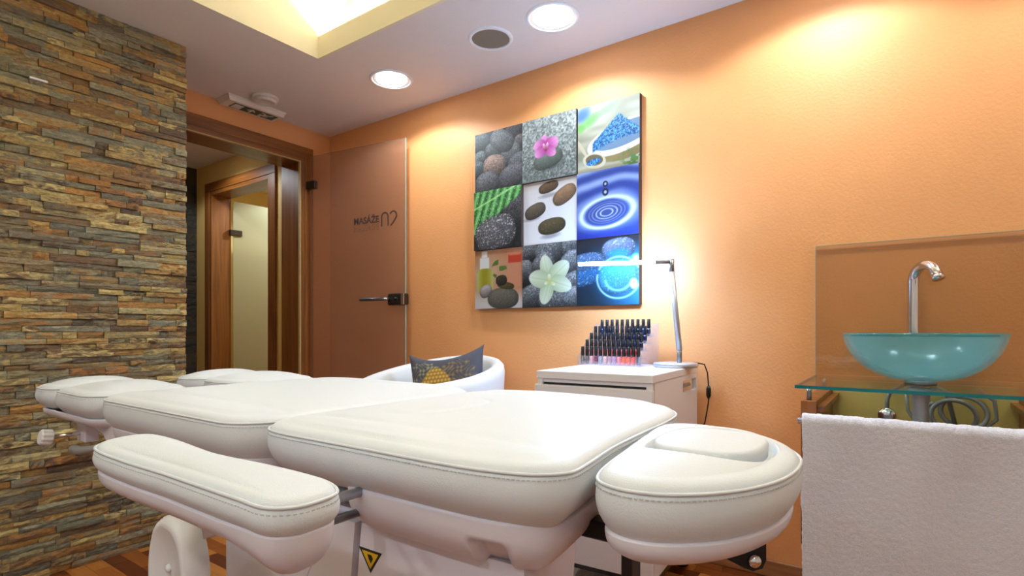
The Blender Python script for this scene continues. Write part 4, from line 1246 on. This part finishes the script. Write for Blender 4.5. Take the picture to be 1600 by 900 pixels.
def cushion(name, outline, z0, zs, crown, parent, inset=0.03, bulge=0.012, fil=0.016, filh=0.010, topfn=None, warp=None, n=150, nr=26, label=None, power=2.6, center=None):
    P = resample(outline, n); nm = normals2(P); R = []
    R.append(ring3(P - nm * (inset + 0.02), z0))
    for t in np.linspace(0.0, 1, 11):
        off = -inset * (1 - t) ** 2.2 + bulge * math.sin(PI * t) ** 1.0 * (1 - 0.3 * t)
        R.append(ring3(P + nm * off, z0 + 0.003 + (zs - 0.003 - z0) * t))
    R.append(ring3(P - nm * 0.0018, zs + 0.0002))
    for a in np.linspace(15, 90, 6):
        a = math.radians(a)
        R.append(ring3(P - nm * (0.0018 + fil * (1 - math.cos(a))), zs + filh * math.sin(a)))
    Q = P - nm * (0.0018 + fil); c = np.array(center) if center else (Q.max(0) + Q.min(0)) / 2
    hx_, hy_ = (Q.max(0) - Q.min(0)) / 2; an = np.arctan2((Q - c)[:, 1] / hy_, (Q - c)[:, 0] / hx_)
    E_ = c + np.stack([hx_ * np.cos(an), hy_ * np.sin(an)], 1) * 1.04
    for s in np.linspace(1, 0.02, nr)[1:]:
        z = zs + filh + crown * (1 - s ** power)
        w_ = min(1.0, 1.6 * (1 - s)); pp = c + (Q * (1 - w_) + E_ * w_ - c) * s
        R.append([(p[0], p[1], z + (topfn(p[0], p[1]) if topfn else 0)) for p in pp])
    if warp: R = [[warp(*p) for p in r] for r in R]
    o = MB().rings(R).build(name, M['leather'], parent)
    if label: o['label'] = label
    seam = [(p[0], p[1], zs + 0.0012) for p in P + nm * 0.0004]
    if warp: seam = [warp(*p) for p in seam]
    MB().tube(seam, 0.0022, 8, closed=True).build('piping', M['piping'], o)
    # stitches just under the piping
    L_ = np.hypot(*np.diff(np.r_[P, P[:1]], axis=0).T).sum()
    ns = int(L_ / 0.0065); S2 = resample([tuple(q) for q in P], ns); n2 = normals2(S2)
    t2 = np.stack([-n2[:, 1], n2[:, 0]], 1); mb = MB()
    for p, q, tt in zip(S2, n2, t2):
        a = p - tt * 0.0019 + q * 0.0012; b = p + tt * 0.0019 + q * 0.0012; zc = zs - 0.0060
        vv = [(a[0], a[1], zc - 0.0006), (b[0], b[1], zc - 0.0006), (b[0], b[1], zc + 0.0006), (a[0], a[1], zc + 0.0006)]
        vv += [(x_ + q[0] * 0.0016, y_ + q[1] * 0.0016, z_) for x_, y_, z_ in vv]
        if warp: vv = [warp(*v_) for v_ in vv]
        mb.add(vv, [(4, 5, 6, 7), (0, 1, 5, 4), (2, 3, 7, 6), (1, 2, 6, 5), (3, 0, 4, 7)])
    so = mb.build('stitching', M['stitch'], o); so['kind'] = 'stuff'
    return o


def tray(name, outline, ztop, zbot, parent, inset=0.02, mat='plastic', notch=None, warp=None, n=150, bot=0.05):
    P = resample(outline, n); nm = normals2(P); R = []
    def off(q, z, d):
        out = []
        for p, m_ in zip(P, nm):
            dd = d
            if notch and notch(p, z): dd = d - 0.022
            out.append((p[0] + m_[0] * dd, p[1] + m_[1] * dd, z))
        return out
    R.append(off(P, ztop - 0.012, -0.012)); R.append(off(P, ztop, -0.009)); R.append(off(P, ztop + 0.001, -0.004)); R.append(off(P, ztop - 0.002, 0))
    h = ztop - zbot
    for t in np.linspace(0.08, 1, 12):
        R.append(off(P, ztop - h * t, -inset * t ** 3))
    R.append(off(P, zbot - 0.004, -inset - 0.012)); R.append(off(P, zbot - 0.006, -inset - bot))
    if warp: R = [[warp(*p) for p in r] for r in R]
    return fix_normals(MB().rings(R).build(name, M[mat], parent))


# -- back section
def ramp(t): t = min(1, max(0, t)); return t * t * (3 - 2 * t)
BXc = 0.915
def back_top(x_, y_):
    w = abs(x_ - BXc); g = 0
    d = 0.255 - w
    k = ramp((y_ - 0.40) / 0.08)
    g += -0.0032 * math.exp(-(d / 0.013) ** 2) * k + 0.004 * ramp(-d / 0.05)
    e_ = math.hypot((x_ - 0.86) / 0.130, (y_ - 0.80) / 0.088)
    g += -0.0028 * math.exp(-((e_ - 1) / 0.06) ** 2) + 0.0018 * ramp((1 - e_) / 0.2)
    return g
back_o = catmull([(0.546, 0.52), (0.552, 0.44), (0.570, 0.375), (0.606, 0.342), (0.66, 0.345), (0.78, 0.362), (0.92, 0.372), (1.06, 0.378), (1.16, 0.395), (1.225, 0.44), (1.265, 0.53), (1.283, 0.66), (1.286, 0.78), (1.268, 0.88), (1.222, 0.958), (1.14, 0.992), (0.92, 0.994), (0.68, 0.994), (0.605, 0.982), (0.560, 0.945), (0.545, 0.88), (0.546, 0.70)])
cushion('back_cushion', back_o, 0.722, 0.805, 0.013, bed, inset=0.036, bulge=0.008, fil=0.026, filh=0.013, topfn=back_top, center=(0.915, 0.68), n=220, nr=44)
shell_old = catmull([(0.562, 0.55), (0.572, 0.47), (0.60, 0.405), (0.65, 0.375), (0.78, 0.385), (0.92, 0.39), (1.06, 0.395), (1.16, 0.42), (1.23, 0.48), (1.262, 0.58), (1.262, 0.68), (1.24, 0.715), (1.18, 0.72), (0.92, 0.72), (0.66, 0.72), (0.59, 0.718), (0.562, 0.69), (0.558, 0.62)])
shell_o = [tuple(p) for p in (resample(back_o, 200) - normals2(resample(back_o, 200)) * 0.022) if p[1] < 0.765]
shell_o = resample(shell_o, 260)
for _ in range(30): shell_o = (np.roll(shell_o, 1, 0) + 2 * shell_o + np.roll(shell_o, -1, 0)) / 4
shell_o = [tuple(p) for p in shell_o]
def back_notch(p, z): return 0.425 < p[1] < 0.475 and p[0] < 0.65 and z < 0.700
tray('back_shell', shell_o, 0.734, 0.660, bed, inset=0.035, notch=back_notch, n=260)

# -- seat section
def seat_top(x_, y_):
    d = 0.255 - abs(x_ - BXc)
    return -0.003 * math.exp(-(d / 0.012) ** 2) + 0.003 * ramp(-d / 0.05)
seat_o = rrect(0.545, 1.285, 1.006, 1.772, (0.10, 0.15, 0.18, 0.10))
cushion('seat_cushion', seat_o, 0.722, 0.803, 0.014, bed, inset=0.024, bulge=0.008, fil=0.028, filh=0.013, topfn=seat_top, n=200, nr=36)
tray('seat_shell', rrect(0.56, 1.27, 1.03, 1.76, (0.07, 0.07, 0.1, 0.1)), 0.732, 0.690, bed, inset=0.02)

# -- split legs
for (a, b, ra, rb) in ((0.545, 0.835, 0.08, 0.15), (0.965, 1.285, 0.15, 0.12)):
    fa, fb = (0.07, 0.09) if a < 0.7 else (0.09, 0.10)
    cushion('calf_cushion', rrect(a, b, 1.785, 2.112, (ra, rb, fb, fa)), 0.735, 0.802, 0.020, bed, inset=0.02, bulge=0.010, fil=0.026, filh=0.012, n=120, nr=18)
    cushion('foot_cushion', rrect(a, b, 2.122, 2.325, (fa, fb, 0.09, 0.09)), 0.738, 0.802, 0.018, bed, inset=0.02, bulge=0.010, fil=0.026, filh=0.012, n=120, nr=18)
    tray('leg_shell', rrect(a + 0.012, b - 0.012, 1.80, 2.315, (0.06, 0.06, 0.09, 0.09)), 0.738, 0.712, bed, inset=0.02)

# -- headrest
head_o = catmull([(0.606, 0.290), (0.600, 0.258), (0.612, 0.218), (0.648, 0.176), (0.70, 0.143), (0.765, 0.122), (0.84, 0.116), (0.915, 0.127), (0.985, 0.165), (1.035, 0.225), (1.056, 0.295), (1.045, 0.350), (1.00, 0.377), (0.90, 0.366), (0.80, 0.350), (0.72, 0.338), (0.660, 0.326), (0.624, 0.312)])
PLX, PLY = 0.835, 0.232
def head_top(x_, y_):
    e_ = (abs((x_ - PLX) / 0.098) ** 2.6 + abs((y_ - PLY) / 0.080) ** 2.6) ** (1 / 2.6)
    g = -0.016 * (1 - ramp((e_ - 0.98) / 0.14))
    return g
hc = cushion('headrest_cushion', head_o, 0.731, 0.797, 0.016, bed, inset=0.016, bulge=0.006, fil=0.024, filh=0.014, topfn=head_top, n=200, nr=60, center=(PLX, PLY))
plug_o = [(PLX + 0.098 * math.copysign(abs(math.cos(a)) ** (2 / 2.6), math.cos(a)), PLY + 0.080 * math.copysign(abs(math.sin(a)) ** (2 / 2.6), math.sin(a))) for a in np.linspace(0, 2 * PI, 80, endpoint=False)]
Pq = resample(plug_o, 80); nq = normals2(Pq)
R = [ring3(Pq - nq * 0.006, 0.800), ring3(Pq - nq * 0.005, 0.818)] + [ring3(Pq - nq * (0.005 + 0.008 * (1 - math.cos(a))), 0.818 + 0.007 * math.sin(a)) for a in np.linspace(0.2, PI / 2, 5)]
c0 = Pq.mean(0)
R += [ring3(c0 + (Pq - nq * 0.013 - c0) * s, 0.825 + 0.004 * (1 - s ** 2.5)) for s in np.linspace(0.95, 0.03, 10)]
o = MB().rings(R).build('face_hole_plug', M['leather'], hc)
tray('headrest_shell', [tuple(p) for p in (resample(head_o, 160) - normals2(resample(head_o, 160)) * 0.009)], 0.737, 0.706, bed, inset=0.020)
# headrest carriers
MB().box(0.70, 0.735, 0.30, 0.316, 0.45, 0.702, 0.004).build('headrest_strut', M['black_metal'], bed)
MB().box(0.74, 0.775, 0.27, 0.62, 0.672, 0.700, 0.004).build('headrest_rail', M['black_metal'], bed)
MB().box(0.95, 0.985, 0.27, 0.62, 0.672, 0.700, 0.004).build('headrest_rail', M['black_metal'], bed)
hk = fix_normals(MB().prism([(0.0, 0.0), (0.051, -0.027), (0.063, -0.031), (0.075, -0.028), (0.080, -0.017), (0.080, 0.012), (0.0, 0.012)], 0, 0.010).xform(Matrix.Translation((0.728, 0.214, 0.706)) @ Matrix.Rotation(math.radians(-54), 4, 'Z') @ Matrix.Rotation(PI / 2, 4, 'X')).build('headrest_bracket', M['black_metal'], bed))
MB().lathe([(0.0, 0), (0.0085, 0), (0.0085, 0.004), (0.006, 0.007), (0.0, 0.008)], n=20, cap0=False, cap1=False).xform(Matrix.Translation((0.728, 0.214, 0.706)) @ Matrix.Rotation(math.radians(-54), 4, 'Z') @ Matrix.Translation((0.064, -0.010, -0.017)) @ Matrix.Rotation(PI / 2, 4, 'X')).build('bolt', M['chrome'], hk)

# -- armrest on the viewer's side
arm_o = catmull([(0.318, 0.60), (0.322, 0.555), (0.345, 0.532), (0.375, 0.530), (0.402, 0.538), (0.416, 0.565), (0.420, 0.62), (0.418, 0.70), (0.412, 0.78), (0.410, 0.86), (0.414, 0.94), (0.416, 1.00), (0.410, 1.045), (0.385, 1.062), (0.35, 1.055), (0.322, 1.03), (0.311, 0.98), (0.312, 0.90), (0.318, 0.80), (0.318, 0.70)])
def arm_warp(x_, y_, z_):
    return (x_, y_, z_ + 0.004 * ramp((y_ - 0.80) / 0.2) - 0.004 * ramp((0.60 - y_) / 0.08))
cushion('armrest_pad', arm_o, 0.760, 0.798, 0.008, bed, inset=0.008, bulge=0.006, fil=0.014, filh=0.009, warp=arm_warp, n=160, nr=16, power=2.0)
def arm_shell_warp(x_, y_, z_):
    k = 1.0 + 0.6 * ramp((0.66 - y_) / 0.12)
    z2 = 0.760 - (0.760 - z_) * k
    return arm_warp(x_, y_, z2)
tray('armrest_shell', [tuple(p) for p in (resample(arm_o, 160) - normals2(resample(arm_o, 160)) * 0.003)], 0.765, 0.733, bed, inset=0.02, warp=arm_shell_warp, bot=0.02)
MB().tube([(0.40, 0.690, 0.735), (0.60, 0.705, 0.728)], 0.008, 14).build('armrest_axle', M['alu'], bed)
MB().tube([(0.41, 0.70, 0.700), (0.60, 0.72, 0.690)], 0.007, 14).build('armrest_axle', M['steel'], bed)
MB().tube([(0.388, 0.78, 0.70), (0.39, 0.80, 0.745)], 0.02, 14).build('armrest_post', M['plastic'], bed)

# -- side cover of the armrest pivot (an oval plate facing the viewer's side)
pv = []
for (sc_, xx) in ((0.93, 0.520), (1.0, 0.516), (1.0, 0.485), (0.95, 0.474), (0.86, 0.470), (0.80, 0.474), (0.0, 0.476)):
    pv.append([(xx, 1.155 + 0.082 * sc_ * math.copysign(abs(math.cos(a)) ** 0.85, math.cos(a)), 0.50 + 0.125 * sc_ * math.copysign(abs(math.sin(a)) ** 0.85, math.sin(a))) for a in np.linspace(0, 2 * PI, 48, endpoint=False)])
pc = fix_normals(MB().rings(pv).build('pivot_cover', M['plastic_bright'], bed))
MB().lathe([(0.0, 0), (0.008, 0), (0.007, 0.005), (0.0, 0.007)], n=16, cap0=False, cap1=False).xform(Matrix.Translation((0.4755, 1.145, 0.530)) @ Matrix.Rotation(-PI / 2, 4, 'Y')).build('screw', M['plastic_bright'], pc)

# -- base
def prism_x(poly, x0, x1):
    mb = MB().prism(poly, 0, 1)
    mb.v = [(x0 + (x1 - x0) * p[2], p[0], p[1]) for p in mb.v]
    return mb
fix_normals(prism_x([(0.66, 0.40), (0.68, 0.20), (1.20, 0.20), (1.24, 0.36), (1.24, 0.66), (0.64, 0.662)], 0.645, 1.19).build('frame_cover', M['plastic'], bed))
sp_ = fix_normals(prism_x([(0.42, 0.44), (0.47, 0.36), (0.745, 0.36), (0.775, 0.50), (0.758, 0.655), (0.42, 0.662)], 0.618, 0.645).build('side_panel', M['plastic'], bed))
fix_normals(prism_x([(0.755, 0.36), (0.99, 0.36), (0.93, 0.48), (0.865, 0.60), (0.852, 0.655), (0.768, 0.655), (0.785, 0.50)], 0.612, 0.645).build('side_panel', M['plastic'], bed))
fix_normals(prism_x([(1.0, 0.36), (1.22, 0.36), (1.22, 0.655), (0.862, 0.655), (0.875, 0.605), (0.94, 0.485)], 0.622, 0.645).build('side_panel', M['plastic'], bed))
fix_normals(prism_x([(0.55, 0.06), (1.55, 0.06), (1.48, 0.11), (1.15, 0.22), (0.65, 0.22), (0.60, 0.11)], 0.66, 1.17).build('pedestal', M['plastic'], bed))
MB().box(0.62, 1.21, 0.45, 1.65, 0.0, 0.06, 0.015).build('foot_plate', M['plastic'], bed)
MB().box(0.72, 1.11, 1.15, 1.66, 0.62, 0.692, 0.01).build('seat_beam', M['plastic'], bed)
# warning sticker
tri = [(0.764, 0.614), (0.706, 0.614), (0.734, 0.575)]
st = fix_normals(prism_x(tri, 0.6172, 0.618).build('warning_sticker', M['black_ink'], sp_)); st['label'] = 'yellow and black triangular warning sticker'
cx_, cz_ = 0.734, 0.600
fix_normals(prism_x([(cx_ + (a - cx_) * 0.72, cz_ + (b - cz_) * 0.72) for a, b in tri], 0.6167, 0.6172).build('sticker_field', M['yellow_sticker'], st))
fix_normals(prism_x([(0.741, 0.606), (0.731, 0.606), (0.727, 0.600), (0.732, 0.592), (0.737, 0.598)], 0.6163, 0.6167).build('sticker_symbol', M['black_ink'], st))
# leg hinges, lever and knob at the foot end
for xx in (0.60, 1.19):
    fix_normals(prism_x([(1.73, 0.715), (1.73, 0.655), (1.81, 0.655), (1.87, 0.690), (2.02, 0.716)], xx, xx + 0.03).build('leg_hinge', M['plastic'], bed))
MB().tube([(0.64, 1.72, 0.675), (0.66, 1.86, 0.69)], 0.012, 12).build('leg_strut', M['black_metal'], bed)
MB().tube([(0.59, 1.80, 0.672), (0.575, 1.86, 0.652), (0.565, 1.93, 0.640), (0.56, 1.97, 0.640)], [0.009, 0.010, 0.012, 0.013], 12).build('lever', M['alu'], bed)
kp = [(0.021, 0), (0.024, 0.003), (0.024, 0.026), (0.020, 0.030), (0.0, 0.031)]
nk = 40
kr = [[((r * (1.0 - (0.09 if (i // 2) % 2 else 0.0) * (1 if r > 0.022 else 0.5))) * math.cos(2 * PI * i / nk), (r * (1.0 - (0.09 if (i // 2) % 2 else 0.0) * (1 if r > 0.022 else 0.5))) * math.sin(2 * PI * i / nk), z) for i in range(nk)] for r, z in kp]
MK = Matrix.Translation((0.545, 2.10, 0.662)) @ Matrix.Rotation(math.radians(-80), 4, 'Y')
kb = fix_normals(MB().rings(kr, smooth=False).xform(MK).build('clamp_knob', M['plastic_bright'], bed))
MB().tube([(0.545, 2.10, 0.662), (0.62, 2.09, 0.668)], 0.006, 10).build('knob_shaft', M['chrome'], bed)
MB().box(0.612, 0.65, 2.05, 2.12, 0.64, 0.712, 0.004).build('knob_mount', M['plastic'], bed)

# ================================================================== RUG
rg = thing('fur_rug', 'small pale beige shaggy rug on the floor under the treatment bed', 'rug', (1.72, 1.30, 0.0))
nn = 70; V, F = [], []
for i in range(nn):
    for j in range(nn):
        x_, y_ = -0.36 + 0.72 * i / (nn - 1), -0.36 + 0.72 * j / (nn - 1)
        ed = min(1, min(i, j, nn - 1 - i, nn - 1 - j) / 4)
        V.append((x_, y_, 0.004 + ed * (0.014 + 0.008 * mnoise.noise(Vector((x_ * 40, y_ * 40, 0))))))
for i in range(nn - 1):
    for j in range(nn - 1):
        F.append((i * nn + j, (i + 1) * nn + j, (i + 1) * nn + j + 1, i * nn + j + 1))
MB().add(V, F, True).build('pile', M['fur'], rg)
MB().box(-0.365, 0.365, -0.365, 0.365, 0.0005, 0.004).build('backing', M['fur'], rg)
